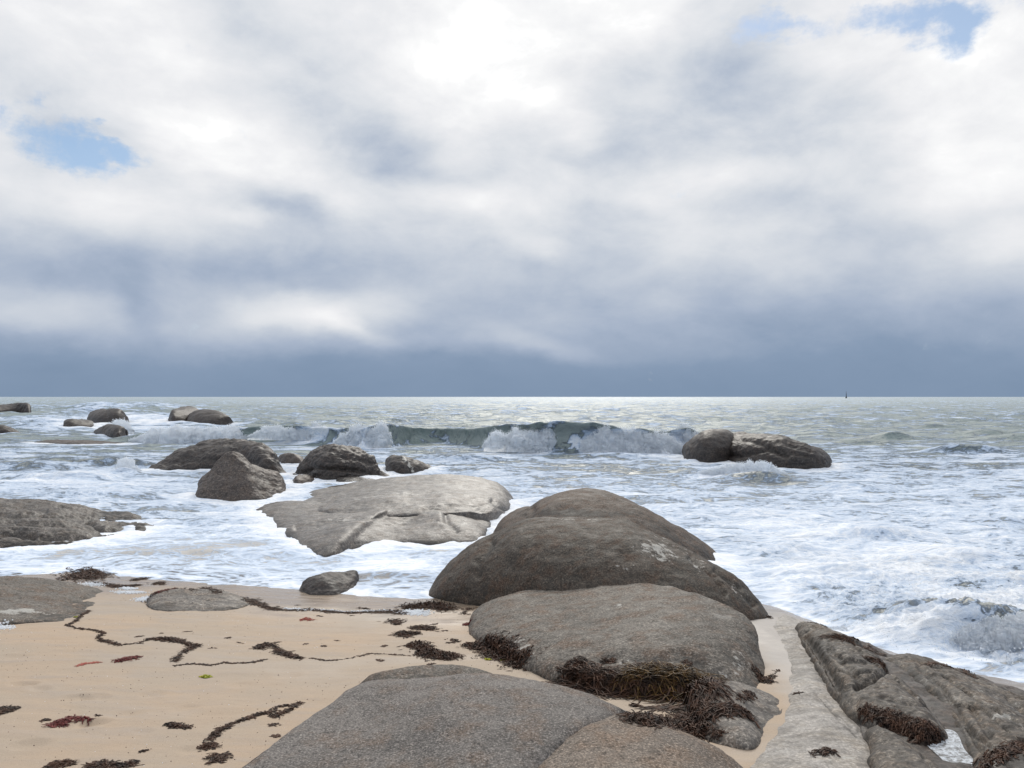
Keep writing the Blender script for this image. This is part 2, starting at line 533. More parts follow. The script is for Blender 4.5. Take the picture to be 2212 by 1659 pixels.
# airborne foam and spray
m, t, p, outn = mat_new('white_spray')
p.inputs['Base Color'].default_value = (0.92, 0.935, 0.95, 1)
p.inputs['Roughness'].default_value = 0.9
p.inputs['Specular IOR Level'].default_value = 0.2
tr = t.new('ShaderNodeBsdfTranslucent')
tr.inputs[0].default_value = (0.92, 0.94, 0.96, 1)
mx = t.new('ShaderNodeMixShader')
mx.inputs[0].default_value = 0.55
t.l.new(p.outputs[0], mx.inputs[1])
t.l.new(tr.outputs[0], mx.inputs[2])
t.l.new(mx.outputs[0], outn.inputs[0])
M['spray'] = m


m, t, p, outn = mat_new('white_froth')
pos = t.new('ShaderNodeTexCoord').outputs['Object']
a_, _ = t.noise(pos, 5.0, 8, 0.7, 0.5)
c_, _ = t.noise(pos, 30.0, 7, 0.75, 0.5)
t.l.new(t.mix(t.rng(a_, 0.36, 0.55, smooth=True), (0.74, 0.81, 0.89, 1), (0.94, 0.95, 0.965, 1)), p.inputs['Base Color'])
p.inputs['Roughness'].default_value = 0.9
p.inputs['Specular IOR Level'].default_value = 0.15
t.l.new(t.bump(c_, 0.75, 0.04, t.bump(a_, 0.6, 0.12)), p.inputs['Normal'])
tr = t.new('ShaderNodeBsdfTranslucent')
tr.inputs[0].default_value = (0.93, 0.95, 0.97, 1)
mx = t.new('ShaderNodeMixShader')
mx.inputs[0].default_value = 0.6
t.l.new(p.outputs[0], mx.inputs[1])
t.l.new(tr.outputs[0], mx.inputs[2])
t.l.new(mx.outputs[0], outn.inputs[0])
M['froth'] = m


def weed_material(name, a, b, rough=0.6):
    m, t, p, _ = mat_new(name)
    pos = t.new('ShaderNodeTexCoord').outputs['Object']
    n, _ = t.noise(pos, 14, 4, 0.6)
    c = t.mix(t.rng(n, 0.38, 0.62), (*a, 1), (*b, 1))
    t.l.new(c, p.inputs['Base Color'])
    p.inputs['Roughness'].default_value = rough
    p.inputs['Specular IOR Level'].default_value = 0.22
    return m


M['weed'] = weed_material('brown_seaweed', (0.022, 0.012, 0.008), (0.085, 0.040, 0.022))
M['weed_amber'] = weed_material('amber_seaweed', (0.022, 0.013, 0.006), (0.14, 0.075, 0.018), 0.4)
M['weed_red'] = weed_material('red_seaweed', (0.075, 0.014, 0.012), (0.17, 0.030, 0.024))
M['weed_pink'] = weed_material('pink_seaweed', (0.32, 0.07, 0.05), (0.42, 0.13, 0.09))
M['weed_green'] = weed_material('green_seaweed', (0.20, 0.24, 0.02), (0.40, 0.36, 0.03))

BVHS = []


def add_bvh(o):
    me = o.data
    co = np.empty(len(me.vertices) * 3, np.float32)
    me.vertices.foreach_get('co', co)
    co = co.reshape(-1, 3)
    ix = np.empty(len(me.polygons) * 4, np.int32)
    me.polygons.foreach_get('vertices', ix)
    tree = BVHTree.FromPolygons(co.tolist(), ix.reshape(-1, 4).tolist())
    BVHS.append((tree, *co[:, :2].min(0).tolist(), *co[:, :2].max(0).tolist()))


# ------------------------------------------------------------------ sand
def build_sand():
    ys = np.concatenate([np.linspace(-8, 3, 12, endpoint=False), np.linspace(3, 15, 380, endpoint=False), np.geomspace(15, 75, 60)])
    xs = np.concatenate([np.linspace(-60, -9, 50, endpoint=False), np.linspace(-9, 8, 520, endpoint=False), np.linspace(8, 60, 50)])
    X, Y = np.meshgrid(xs, ys)
    Z = sand_z(X, Y)
    # footprints and scour marks near the viewer
    for vx, vy, r, d, an in [(52, 1478, .10, .022, .3), (85, 1487, .09, .018, -.4), (165, 1508, .11, .015, .1), (205, 1506, .11, .015, 0),
                             (203, 1562, .10, .025, .2), (165, 1566, .13, .02, .2), (310, 1580, .07, .012, 0), (60, 1610, .12, .02, .5), (330, 1500, .11, .012, .8), (400, 1530, .10, .012, .8), (270, 1545, .12, .010, .4), (420, 1620, .10, .014, .2), (520, 1480, .12, .010, .5), (620, 1460, .12, .009, .5), (140, 1450, .12, .010, 0), (30, 1420, .14, .012, 0)]:
        cx_, cy_, _ = G(vx, vy)
        dx = (X - cx_) * math.cos(an) + (Y - cy_) * math.sin(an)
        dy = -(X - cx_) * math.sin(an) + (Y - cy_) * math.cos(an)
        q = (dx / r) ** 2 + (dy / (r * .8)) ** 2
        Z -= d * np.exp(-q * q) - d * 0.35 * np.exp(-((np.sqrt(q) - 1.3) / .3) ** 2)
    d = shore(X) - Y
    n = fbm(X * 0.7, Y * 1.2, X * 0 + 4, 4)
    wetm = sstep(3.0, 0.5, d + 1.1 * n)
    strip = sstep(2.15, 2.75, X + 0.2 * n) * sstep(4.0, 6.0, Y + 2)
    patch = 0.55 * sstep(0.12, 0.45, n)
    wetm = np.maximum(wetm, np.maximum(strip * 0.6, patch * 0.5))
    o = new_mesh('beach_sand', np.stack([X, Y, Z], -1).reshape(-1, 3), grid_faces(len(ys), len(xs)), M['sand'], attrs={'wet': wetm, 'silt': sstep(2.1, 2.7, X + .25 * n) * .9 * sstep(5.2, 6.2, Y)})
    tag(o, kind='structure')
    add_bvh(o)
    return o


build_sand()


# ------------------------------------------------------------------ rocks
def catmull(P, n):
    P = np.asarray(P, float)
    d = np.r_[0, np.cumsum(np.maximum(np.linalg.norm(np.diff(P, axis=0), axis=1), 1e-6))]
    d /= d[-1]
    T = np.gradient(P, d, axis=0) if len(P) > 2 else np.tile((P[-1] - P[0]) / 1.0, (len(P), 1))
    s = np.linspace(0, 1, n)
    i = np.clip(np.searchsorted(d, s, side='right') - 1, 0, len(P) - 2)
    h = (d[i + 1] - d[i])[:, None]
    u = ((s - d[i]) / (d[i + 1] - d[i]))[:, None]
    return ((2 * u**3 - 3 * u**2 + 1) * P[i] + (u**3 - 2 * u**2 + u) * h * T[i] + (-2 * u**3 + 3 * u**2) * P[i + 1] + (u**3 - u**2) * h * T[i + 1])


def seg_dist(px, py, line):
    best = np.full(px.shape, 1e9)
    for (x0, y0), (x1, y1) in zip(line[:-1], line[1:]):
        dx, dy = x1 - x0, y1 - y0
        tt = np.clip(((px - x0) * dx + (py - y0) * dy) / (dx * dx + dy * dy + 1e-9), 0, 1)
        best = np.minimum(best, np.hypot(px - x0 - tt * dx, py - y0 - tt * dy))
    return best


def rock(name, label, mat, base, ridge, dr=1.0, db=None, on='water', bulge=1.0, ns=150, nt=110, noise=((1.2, .06), (4, .02)),
         grooves=(), pale=(), algae_shade=(), group=None, cat='rock', sink=0.5, rlift=None, facet=0.0):
    """Loft a boulder from its contact line to its crest and down its far side."""
    B = []
    for q in base:
        if len(q) == 3:
            B.append(W(*q))
        else:
            B.append(W(q[0], q[1], 0.0) if on == 'water' else G(*q))
    Bc = catmull(B, ns)
    s = np.linspace(0, 1, ns)
    if rlift is not None:
        k_ = [math.sin(math.pi * (i_ + .35) / (len(ridge) - .3)) ** .4 for i_ in range(len(ridge))]
        Rc = catmull([W(q[0], q[1], G(q[0], q[1])[2] + rlift * k) for q, k in zip(ridge, k_)], ns)
    elif len(ridge[0]) == 3:
        Rc = catmull([W(*q) for q in ridge], ns)
    else:
        # crest: keep its picture outline, at the distance of the base line plus dr
        V = catmull([(a, b, 0) for a, b in ridge], ns)
        Yr = Bc[:, 1] + dr * np.sin(np.pi * np.clip(s, 0, 1)) ** 0.6
        Rc = np.stack(WD(V[:, 0], V[:, 1], Yr), 1)
    if db is None:
        db = dr
    nf_ = int(nt * 0.62)
    nb_ = nt - nf_
    th = np.linspace(0, math.pi / 2, nf_)[:, None]
    fy = (1 - np.cos(th)) ** (1.0 / bulge)
    fz = np.sin(th)
    lin = np.linspace(0, 1, nf_)[:, None]
    fy = fy * (1 - facet) + lin * facet
    fz = fz * (1 - facet) + lin * facet
    front = np.empty((nf_, ns, 3))
    front[..., 0] = Bc[:, 0] + (Rc[:, 0] - Bc[:, 0]) * fy
    front[..., 1] = Bc[:, 1] + (Rc[:, 1] - Bc[:, 1]) * fy
    front[..., 2] = Bc[:, 2] + (Rc[:, 2] - Bc[:, 2]) * fz
    tb = np.linspace(0, math.pi / 2, nb_ + 1)[1:, None]
    prof = np.sin(np.pi * s) ** 0.6
    bk_ = np.empty((nb_, ns, 3))
    mx_ = Rc[:, 0].mean()
    bk_[..., 0] = Rc[:, 0] + (mx_ - Rc[:, 0]) * 0.12 * np.sin(tb)
    bk_[..., 1] = Rc[:, 1] + db * prof * np.sin(tb)
    lowz = Bc[:, 2] - sink
    bk_[..., 2] = lowz + (Rc[:, 2] - lowz) * np.cos(tb)
    skirt = Bc.copy()[None]
    skirt[..., 2] -= sink
    skirt[..., 1] -= 0.15
    V3 = np.concatenate([skirt, front, bk_], 0)
    nt2 = V3.shape[0]

    def normals(A):
        du = np.gradient(A, axis=1)
        dv = np.gradient(A, axis=0)
        n = np.cross(du, dv)
        ln = np.linalg.norm(n, axis=2, keepdims=True)
        return n / np.maximum(ln, 1e-9)
    N = normals(V3)
    # keep the ends of the loft calm
    calm = np.minimum(1, np.minimum(s, 1 - s) * 14)[None, :]
    off = np.zeros(V3.shape[:2])
    sd = (abs(hash(label)) % 50) if False else (len(label) * 3.7 + B[0][0])
    for sc, am in noise:
        off += am * fbm(V3[..., 0] * sc + sd, V3[..., 1] * sc, V3[..., 2] * sc * 1.6, 4)
    off *= calm
    vx = CX + F * V3[..., 0] / V3[..., 1]
    vy = HY + F * (CAMZ - V3[..., 2]) / V3[..., 1]
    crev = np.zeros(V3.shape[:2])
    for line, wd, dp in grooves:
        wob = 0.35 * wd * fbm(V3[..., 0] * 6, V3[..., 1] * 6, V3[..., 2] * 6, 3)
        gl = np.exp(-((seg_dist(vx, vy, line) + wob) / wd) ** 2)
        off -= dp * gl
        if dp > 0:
            crev = np.maximum(crev, .5 * gl)  # shade painted into the colour along each groove
    V3 = V3 + N * off[..., None]
    pl = np.zeros(V3.shape[:2])
    dark_amt = np.maximum(crev, .75 * sstep(.16, .02, V3[..., 2] + .05 * fbm(V3[..., 0] * 3, V3[..., 1] * 3, V3[..., 2], 3))) if on == 'water' else np.maximum(crev, .5 * sstep(.09, .0, V3[..., 2] - sand_z(V3[..., 0], V3[..., 1]) + .03 * fbm(V3[..., 0] * 5, V3[..., 1] * 5, V3[..., 2], 3)))  # tide band at the waterline, darker foot on sand, painted groove shade
    if on == 'water':
        BASES.append(Bc[::max(1, ns // 14), :2])
    for dst, lst in ((pl, pale), (dark_amt, algae_shade)):
        for q in lst:
            a = math.radians(q[5]) if len(q) > 5 else 0
            dx = (vx - q[0]) * math.cos(a) + (vy - q[1]) * math.sin(a)
            dy = -(vx - q[0]) * math.sin(a) + (vy - q[1]) * math.cos(a)
            np.maximum(dst, q[4] * np.exp(-(dx / q[2]) ** 2 - (dy / q[3]) ** 2), out=dst)
    o = new_mesh(name, V3.reshape(-1, 3), grid_faces(nt2, ns), M[mat], attrs={'pale': pl, 'algae_shade': dark_amt})
    tag(o, label, cat, group)
    add_bvh(o)
    return o


BASES = []
NEAR = ((0.8, .04), (3.0, .006), (16, .003))
MID = ((0.8, .05), (3.0, .008), (14, .004))
FAR = ((0.45, .14), (1.5, .07), (5, .025))
SEA = 'boulders standing in the surf'
DOM = 'domed boulders rising one behind the other'

# --- foreground
rock('boulder', 'broad smooth grey boulder along the bottom edge, beside the sand', 'near',
     [(340, 1830), (480, 1990), (900, 2250), (1150, 2150), (1330, 1800), (1368, 1562)],
     [(340, 1830, .66), (440, 1722, .68), (515, 1659, .70), (600, 1600, .72), (700, 1530, .74), (770, 1490, .78), (870, 1476, .84), (1000, 1466, .88), (1100, 1463, .88),
      (1200, 1476, .85), (1280, 1500, .80), (1340, 1534, .74), (1368, 1562, .62)], on='sand', db=.6, ns=330, nt=240, noise=NEAR,
     bulge=0.8, grooves=[([(1345, 1575), (1290, 1590), (1220, 1625), (1150, 1680)], 26, .10)], algae_shade=[(560, 1590, 60, 12, .5, -36), (1330, 1560, 60, 30, .5)], group=DOM)
rock('boulder', 'warm brown rounded boulder cut by the bottom edge, right of the crease', 'near_warm',
     [(1060, 1760), (1250, 2000), (1450, 2100), (1650, 1950), (1720, 1790)],
     [(1060, 1760, .6), (1130, 1680, .74), (1180, 1638, .80), (1235, 1600, .84), (1300, 1572, .86), (1370, 1560, .86), (1435, 1571, .84), (1505, 1597, .80),
      (1565, 1630, .73), (1612, 1668, .64), (1720, 1790, .5)], on='sand', db=.7, ns=260, nt=200, noise=NEAR, bulge=0.8, group=DOM)
rock('boulder', 'low olive rock ledge showing behind the broad grey boulder', 'dome2',
     [(765, 1486), (850, 1500), (980, 1485), (1080, 1462)], [(765, 1486), (800, 1457), (870, 1444), (930, 1439), (985, 1440), (1040, 1449), (1080, 1462)],
     dr=.35, on='sand', noise=NEAR, group=DOM, algae_shade=[(900, 1460, 160, 12, .4)])
rock('boulder', 'speckled whaleback boulder in the middle with seaweed piled at its foot', 'dome2',
     [(1008, 1362), (1055, 1402), (1140, 1447), (1240, 1480), (1400, 1505), (1540, 1502), (1635, 1494), (1660, 1472)],
     [(1008, 1362), (1022, 1328), (1070, 1296), (1140, 1275), (1230, 1265), (1320, 1263), (1420, 1269), (1500, 1282), (1580, 1312), (1628, 1350), (1642, 1405), (1660, 1472)],
     dr=2.4, db=1.2, on='sand', ns=300, nt=240, noise=MID, bulge=.85, group=DOM,
     pale=[(1130, 1400, 90, 30, .38, 30), (1420, 1425, 120, 16, .42), (1580, 1440, 60, 40, .40), (1338, 1310, 10, 5, .7), (1480, 1293, 14, 4, .45)],
     algae_shade=[(1590, 1425, 60, 22, .6, 20), (1150, 1432, 60, 18, .5, 30)], grooves=[([(1300, 1425), (1480, 1420), (1570, 1470)], 14, .05)])
rock('boulder', 'dark olive domed boulder with a pale lichen patch on its right shoulder', 'dome',
     [(922, 1286), (965, 1299), (1050, 1310), (1200, 1335), (1400, 1352), (1560, 1348), (1630, 1340), (1663, 1332)],
     [(922, 1286), (940, 1255), (965, 1224), (1000, 1190), (1040, 1162), (1080, 1145), (1125, 1129), (1200, 1118), (1290, 1119), (1365, 1125), (1405, 1142), (1440, 1165), (1500, 1196),
      (1555, 1226), (1610, 1268), (1645, 1305), (1663, 1332)], dr=1.9, db=.55, on='sand', ns=320, nt=240, noise=MID, bulge=.8, group=DOM,
     pale=[(1250, 1122, 190, 5, .36), (1440, 1170, 60, 5, .42, 34), (1420, 1192, 60, 26, .62, 20), (1350, 1222, 40, 10, .42), (1500, 1215, 60, 22, .42, 35), (1590, 1270, 60, 18, .36, 40)],  # thin strips along the crest paint its lit rim; the rest is lichen
     algae_shade=[(1200, 1190, 190, 40, .3), (1040, 1280, 60, 30, .5)],
     grooves=[([(1030, 1240), (1035, 1215), (1060, 1170)], 9, .06), ([(1490, 1206), (1545, 1248), (1568, 1280)], 5, .08), ([(1545, 1232), (1600, 1272), (1632, 1306)], 5, .07)])
rock('boulder', 'brown domed boulder behind the lichen patched one, surf on its far side', 'dome3',
     [(1056, 1166), (1110, 1215), (1200, 1245), (1330, 1256), (1450, 1246), (1520, 1226), (1560, 1206)],
     [(1056, 1166), (1080, 1128), (1105, 1107), (1150, 1090), (1190, 1070), (1225, 1058), (1275, 1054), (1315, 1060), (1360, 1078), (1400, 1098), (1450, 1125), (1500, 1158), (1540, 1186), (1560, 1206)],
     dr=2.3, db=1.3, on='water', ns=260, nt=200, noise=MID, bulge=.85, group=DOM, pale=[(1320, 1080, 40, 12, .25)], algae_shade=[(1250, 1108, 190, 12, .75), (1440, 1150, 70, 12, .7, 32), (1520, 1195, 50, 12, .7, 32)],  # dark strips paint shade into the cleft behind the front dome
     grooves=[([(1105, 1155), (1120, 1135), (1150, 1100)], 9, .07)])
rock('boulder', 'small dark angular boulder at the water edge, alone on the wet sand', 'wet',
     [(645, 1276), (668, 1283), (715, 1286), (755, 1278), (776, 1256)], [(645, 1276), (660, 1252), (690, 1240), (735, 1235), (768, 1233), (776, 1256)],
     dr=.5, on='sand', noise=((2, .03), (7, .012)), facet=.5, ns=110, nt=90)
rock('boulder', 'grey pitted rock with weed tufts, right of the brown foreground boulder', 'shore',
     [(1480, 1560), (1540, 1606), (1610, 1622), (1660, 1580), (1690, 1530)], [(1480, 1560), (1505, 1506), (1550, 1493), (1600, 1492), (1650, 1500), (1680, 1512), (1690, 1530)],
     dr=.8, on='sand', noise=NEAR, ns=200, nt=150, algae_shade=[(1540, 1540, 60, 16, .6), (1560, 1590, 30, 12, .5)], pale=[(1610, 1515, 60, 12, .25)])

# --- beach slabs at the side
rock('rock_slab', 'flat layered rock slab at the frame edge with surf washing round it', 'ledge',
     [(-260, 1175), (-100, 1190), (60, 1188), (140, 1182), (230, 1165), (300, 1150), (335, 1132)],
     [(-260, 1175), (-150, 1092), (0, 1081), (60, 1083), (110, 1086), (170, 1095), (205, 1104), (290, 1112), (335, 1132)],
     dr=4.0, db=1.2, on='water', ns=420, nt=300, noise=((.6, .06), (2.5, .04), (9, .012)), bulge=.75,
     grooves=[([(-60, 1106), (60, 1111), (150, 1114), (225, 1119)], 5, .12), ([(192, 1124), (225, 1148), (285, 1141)], 6, .15), ([(-20, 1152), (30, 1146), (72, 1153)], 7, .25), ([(130, 1095), (200, 1110)], 4, .08), ([(-60, 1095), (40, 1094), (100, 1102)], 4, .08), ([(40, 1130), (140, 1134), (190, 1128)], 5, .10), ([(90, 1160), (180, 1164)], 5, .1), ([(-60, 1128), (30, 1124)], 5, .1), ([(235, 1122), (310, 1125)], 4, .08)],
     algae_shade=[(20, 1150, 40, 7, .7), (260, 1145, 50, 7, .5)])
rock('rock_slab', 'smooth brown slab with a white barnacle streak lying on the sand', 'dome2',
     [(-260, 1380), (-100, 1372), (0, 1352), (60, 1346), (130, 1342), (190, 1322), (240, 1310), (290, 1302)],
     [(-260, 1380), (-120, 1262), (0, 1249), (60, 1252), (120, 1256), (170, 1263), (220, 1278), (255, 1292), (290, 1302)],
     dr=2.0, db=.5, on='sand', ns=240, nt=170, noise=((.8, .03), (4, .012), (14, .004)), bulge=.85,
     pale=[(30, 1321, 70, 7, .75), (100, 1325, 60, 5, .4)], algae_shade=[(110, 1330, 60, 10, .55), (180, 1300, 60, 12, .4)],
     grooves=[([(150, 1300), (190, 1292), (240, 1297)], 5, .03)])
rock('rock_slab', 'small grey slab half sunk in sand with red weed on top', 'shore',
     [(312, 1304), (345, 1319), (430, 1321), (500, 1317), (548, 1302)], [(312, 1304), (330, 1284), (370, 1275), (430, 1274), (500, 1279), (548, 1302)],
     dr=1.0, db=.25, on='sand', noise=((1.5, .02), (6, .01), (16, .004)), ns=170, pale=[(430, 1300, 100, 15, .25)])

# --- wet slabs in the middle
rock('rock_slab', 'long pale wet slab sloping out of the foam, ending in a rounded nose', 'slab',
     [(632, 1088, 0), (700, 1110, .16), (800, 1120, .22), (900, 1115, .28), (1000, 1109, .32), (1055, 1112, .2), (1096, 1108, 0), (1114, 1088, 0)],
     [(632, 1088), (675, 1062), (735, 1049), (840, 1032), (935, 1024), (1000, 1027), (1050, 1035), (1075, 1045), (1098, 1063), (1114, 1088)],
     pale=[(900, 1066, 150, 3, .5, -3), (800, 1078, 90, 3, .5, -8), (990, 1050, 60, 10, .4)], dr=6.6, db=1.2, on='water', ns=280, nt=200, noise=((.5, .06), (2.2, .014), (8, .005)), bulge=.8,
     grooves=[([(1065, 1082), (1085, 1098), (1100, 1108)], 5, .07), ([(700, 1100), (780, 1085), (870, 1078)], 10, -.04), ([(920, 1098), (1000, 1090), (1050, 1100)], 8, .08)],
     algae_shade=[(980, 1095, 90, 10, .5), (850, 1100, 60, 8, .35)])
rock('rock_slab', 'lower tan wet slab between the pale one and the foam pool', 'slab',
     [(548, 1094), (572, 1118), (600, 1142), (640, 1172), (660, 1194), (712, 1208), (765, 1191), (850, 1177), (930, 1179), (1015, 1176), (1052, 1148), (1070, 1116)],
     [(548, 1094), (620, 1082), (720, 1092), (800, 1100), (880, 1102), (960, 1100), (1020, 1102), (1055, 1106), (1070, 1116)],
     pale=[(760, 1118, 100, 4, .5, -5), (1000, 1135, 20, 16, .5), (700, 1140, 80, 5, .4, -10)], dr=3.5, db=.8, on='water', ns=280, nt=190, noise=((.5, .05), (2.2, .016), (8, .006)), bulge=.85,
     grooves=[([(960, 1108), (965, 1130), (985, 1148)], 5, .05), ([(640, 1140), (760, 1120), (900, 1112)], 6, .05), ([(845, 1122), (900, 1112), (950, 1120)], 12, -.07)],
     algae_shade=[(700, 1190, 60, 10, .4), (735, 1127, 25, 5, .6), (990, 1165, 50, 10, .4)])

# --- rocks in the surf
rock('boulder', 'pointed pyramid shaped boulder with a flat brown face', 'facet',
     [(424, 1074), (428, 1081), (500, 1084), (560, 1083), (587, 1078), (604, 1074), (619, 1064)],
     [(424, 1074), (427, 1044), (455, 1014), (479, 988), (498, 974), (510, 977), (535, 999), (565, 1012), (598, 1018), (614, 1034), (619, 1064)],
     dr=1.3, db=1.2, facet=.75, noise=((1.0, .05), (3.0, .02), (9, .012)), ns=220, nt=160, group=SEA,
     grooves=[([(503, 984), (540, 1016), (565, 1042), (586, 1076)], 5, -.05), ([(565, 1030), (600, 1052)], 9, .05)])
rock('boulder', 'long whaleback boulder behind the pyramid shaped one', 'wet',
     [(310, 1017), (360, 1017), (430, 1016), (520, 1020), (580, 1026), (620, 1022)],
     [(310, 1017), (355, 992), (400, 966), (450, 951), (505, 948), (560, 954), (588, 970), (600, 996), (620, 1022)],
     dr=2.4, db=1.8, noise=FAR, ns=200, nt=140, group=SEA, pale=[(520, 955, 50, 6, .2)],
     grooves=[([(350, 1000), (450, 995), (560, 1000)], 5, .08)])
rock('boulder', 'steep hump boulder with a trailing shelf, in the middle of the surf', 'wet',
     [(630, 1024), (665, 1033), (700, 1041), (740, 1040), (790, 1034), (845, 1029)],
     [(630, 1024), (655, 1005), (665, 985), (680, 968), (705, 962), (735, 964), (770, 972), (800, 984), (815, 1008), (845, 1029)],
     dr=1.6, db=1.6, noise=((.5, .12), (1.6, .08), (5, .03)), ns=200, nt=140, bulge=.8, group=SEA,
     grooves=[([(640, 1022), (680, 1008), (740, 1012), (820, 1022)], 5, .16), ([(700, 975), (760, 990), (800, 1000)], 6, .06)])
rock('boulder', 'small brown rock at the foot of the steep hump boulder', 'facet',
     [(628, 1043), (645, 1048), (665, 1046), (684, 1036)], [(628, 1043), (636, 1029), (655, 1024), (672, 1026), (684, 1036)], dr=.6, noise=((1, .06), (4, .03)), ns=80, nt=60, group=SEA)
rock('boulder', 'low foam washed ledge in front of the steep hump boulder', 'wet',
     [(715, 1041), (745, 1044), (790, 1042), (825, 1036)], [(715, 1041), (735, 1031), (770, 1028), (800, 1030), (825, 1036)], dr=.8, noise=((1, .06), (4, .03)), ns=80, nt=60, group=SEA, pale=[(770, 1036, 60, 6, .45)])
rock('boulder', 'tilted teardrop boulder crossed by one pale vein', 'wet',
     [(834, 1012), (842, 1022), (870, 1025), (900, 1022), (925, 1017), (945, 1012)], [(834, 1012), (833, 992), (846, 981), (864, 980), (885, 986), (915, 998), (945, 1012)],
     dr=1.1, db=1.2, noise=((.7, .08), (2.5, .03)), ns=130, nt=100, group=SEA, bulge=.75, grooves=[([(868, 984), (884, 1000), (892, 1022)], 3, -.03)],
     pale=[(874, 990, 5, 12, .75, -30), (884, 1003, 4, 12, .8, -20), (890, 1016, 4, 10, .75, -10)])
rock('boulder', 'low tan rock peeping out between whaleback and steep hump', 'facet',
     [(595, 998), (620, 1004), (645, 1006), (662, 996)], [(595, 998), (605, 983), (625, 978), (648, 984), (662, 996)], dr=1.0, noise=((.7, .08), (2.5, .03)), ns=80, nt=60, group=SEA)
rock('boulder', 'smooth dark dome leaning against the long rugged rock, breaker beside it', 'wet',
     [(1473, 988), (1490, 997), (1530, 1002), (1570, 1000), (1600, 985)], [(1473, 988), (1477, 966), (1495, 946), (1520, 931), (1545, 926), (1572, 930), (1600, 985)],
     dr=1.6, db=2, noise=((.5, .06), (2, .03)), ns=130, nt=110, bulge=.8, group=SEA)
rock('boulder', 'long rugged rock with ridged top, foam at its foot, right of the breaker', 'wet',
     [(1532, 985), (1560, 996), (1620, 1008), (1700, 1015), (1770, 1015), (1798, 1003)],
     [(1532, 985), (1536, 955), (1556, 939), (1590, 934), (1640, 936), (1690, 942), (1735, 957), (1770, 974), (1790, 986), (1798, 1003)],
     dr=1.8, db=2.2, noise=((.5, .08), (1.5, .05), (4, .02), (10, .008)), ns=240, nt=160, bulge=.8, group=SEA,
     grooves=[([(1545, 980), (1600, 985), (1660, 970), (1700, 985)], 6, .18), ([(1600, 950), (1660, 965), (1740, 985)], 5, .10), ([(1700, 955), (1750, 975)], 5, .1)], pale=[(1600, 945, 70, 10, .22)])
rock('boulder', 'rounded rock with spray breaking over it, near a small dark dome', 'wet',
     [(190, 909), (210, 915), (245, 916), (281, 912)], [(190, 909), (195, 892), (212, 885), (235, 883), (258, 885), (272, 898), (281, 912)], dr=2.5, noise=((.3, .12), (1, .06)), ns=90, nt=70, group=SEA,
     grooves=[([(230, 885), (232, 900)], 3, .12)])
rock('boulder', 'small dark dome shaped rock in white water below the sprayed rock', 'wet',
     [(195, 937), (225, 944), (255, 948), (278, 943)], [(195, 937), (210, 925), (235, 918), (255, 918), (272, 928), (278, 943)], dr=1.5, noise=((.4, .08), (1.5, .05)), ns=90, nt=70, group=SEA)
rock('boulder', 'little flat rock just beside the sprayed rock', 'wet',
     [(136, 921), (155, 925), (180, 924), (202, 918)], [(136, 921), (142, 909), (165, 906), (190, 908), (202, 918)], dr=1.5, noise=((.4, .08), (1.5, .05)), ns=70, nt=60, group=SEA)
rock('boulder', 'blocky rock cut by the frame edge just under the horizon', 'wet',
     [(-70, 897), (-20, 896), (30, 895), (66, 896)], [(-70, 897), (-60, 876), (-10, 874), (20, 872), (45, 869), (60, 873), (66, 896)], dr=3, noise=((.25, .15), (1, .08)), ns=90, nt=70, group=SEA, bulge=.7)
rock('boulder', 'low broken rock at the frame edge in white water', 'wet',
     [(-40, 938), (0, 938), (48, 937)], [(-40, 938), (-20, 921), (6, 919), (25, 927), (48, 937)], dr=1.4, noise=((.4, .1), (1.5, .06)), ns=70, nt=60, group=SEA)
rock('boulder', 'twin rock out in the surf, back half with flat top', 'wet',
     [(362, 912), (380, 916), (410, 914), (440, 905)], [(362, 912), (370, 889), (385, 881), (410, 879), (440, 905)], dr=2.6, noise=((.3, .12), (1, .06)), ns=80, nt=70, group=SEA)
rock('boulder', 'twin rock out in the surf, front half longer and rounder', 'wet',
     [(398, 913), (425, 918), (465, 919), (508, 917)], [(398, 913), (412, 893), (432, 884), (455, 884), (480, 892), (500, 904), (508, 917)], dr=2.6, noise=((.3, .12), (1, .06)), ns=100, nt=70, group=SEA)
rock('rock_slab', 'thin barely awash ledge below the little domes', 'facet',
     [(60, 955), (140, 960), (220, 962), (305, 961)], [(60, 955), (120, 951), (200, 953), (260, 957), (305, 961)], dr=1.6, noise=((.4, .05), (1.5, .05)), ns=120, nt=60)

# --- rocky ground on the other side

def inside(px, py, poly):
    r = np.zeros(px.shape, bool)
    n_ = len(poly)
    for a in range(n_):
        x0, y0 = poly[a]
        x1, y1 = poly[(a + 1) % n_]
        c_ = ((y0 > py) != (y1 > py)) & (px < (x1 - x0) * (py - y0) / (y1 - y0 + 1e-12) + x0)
        r ^= c_
    return r


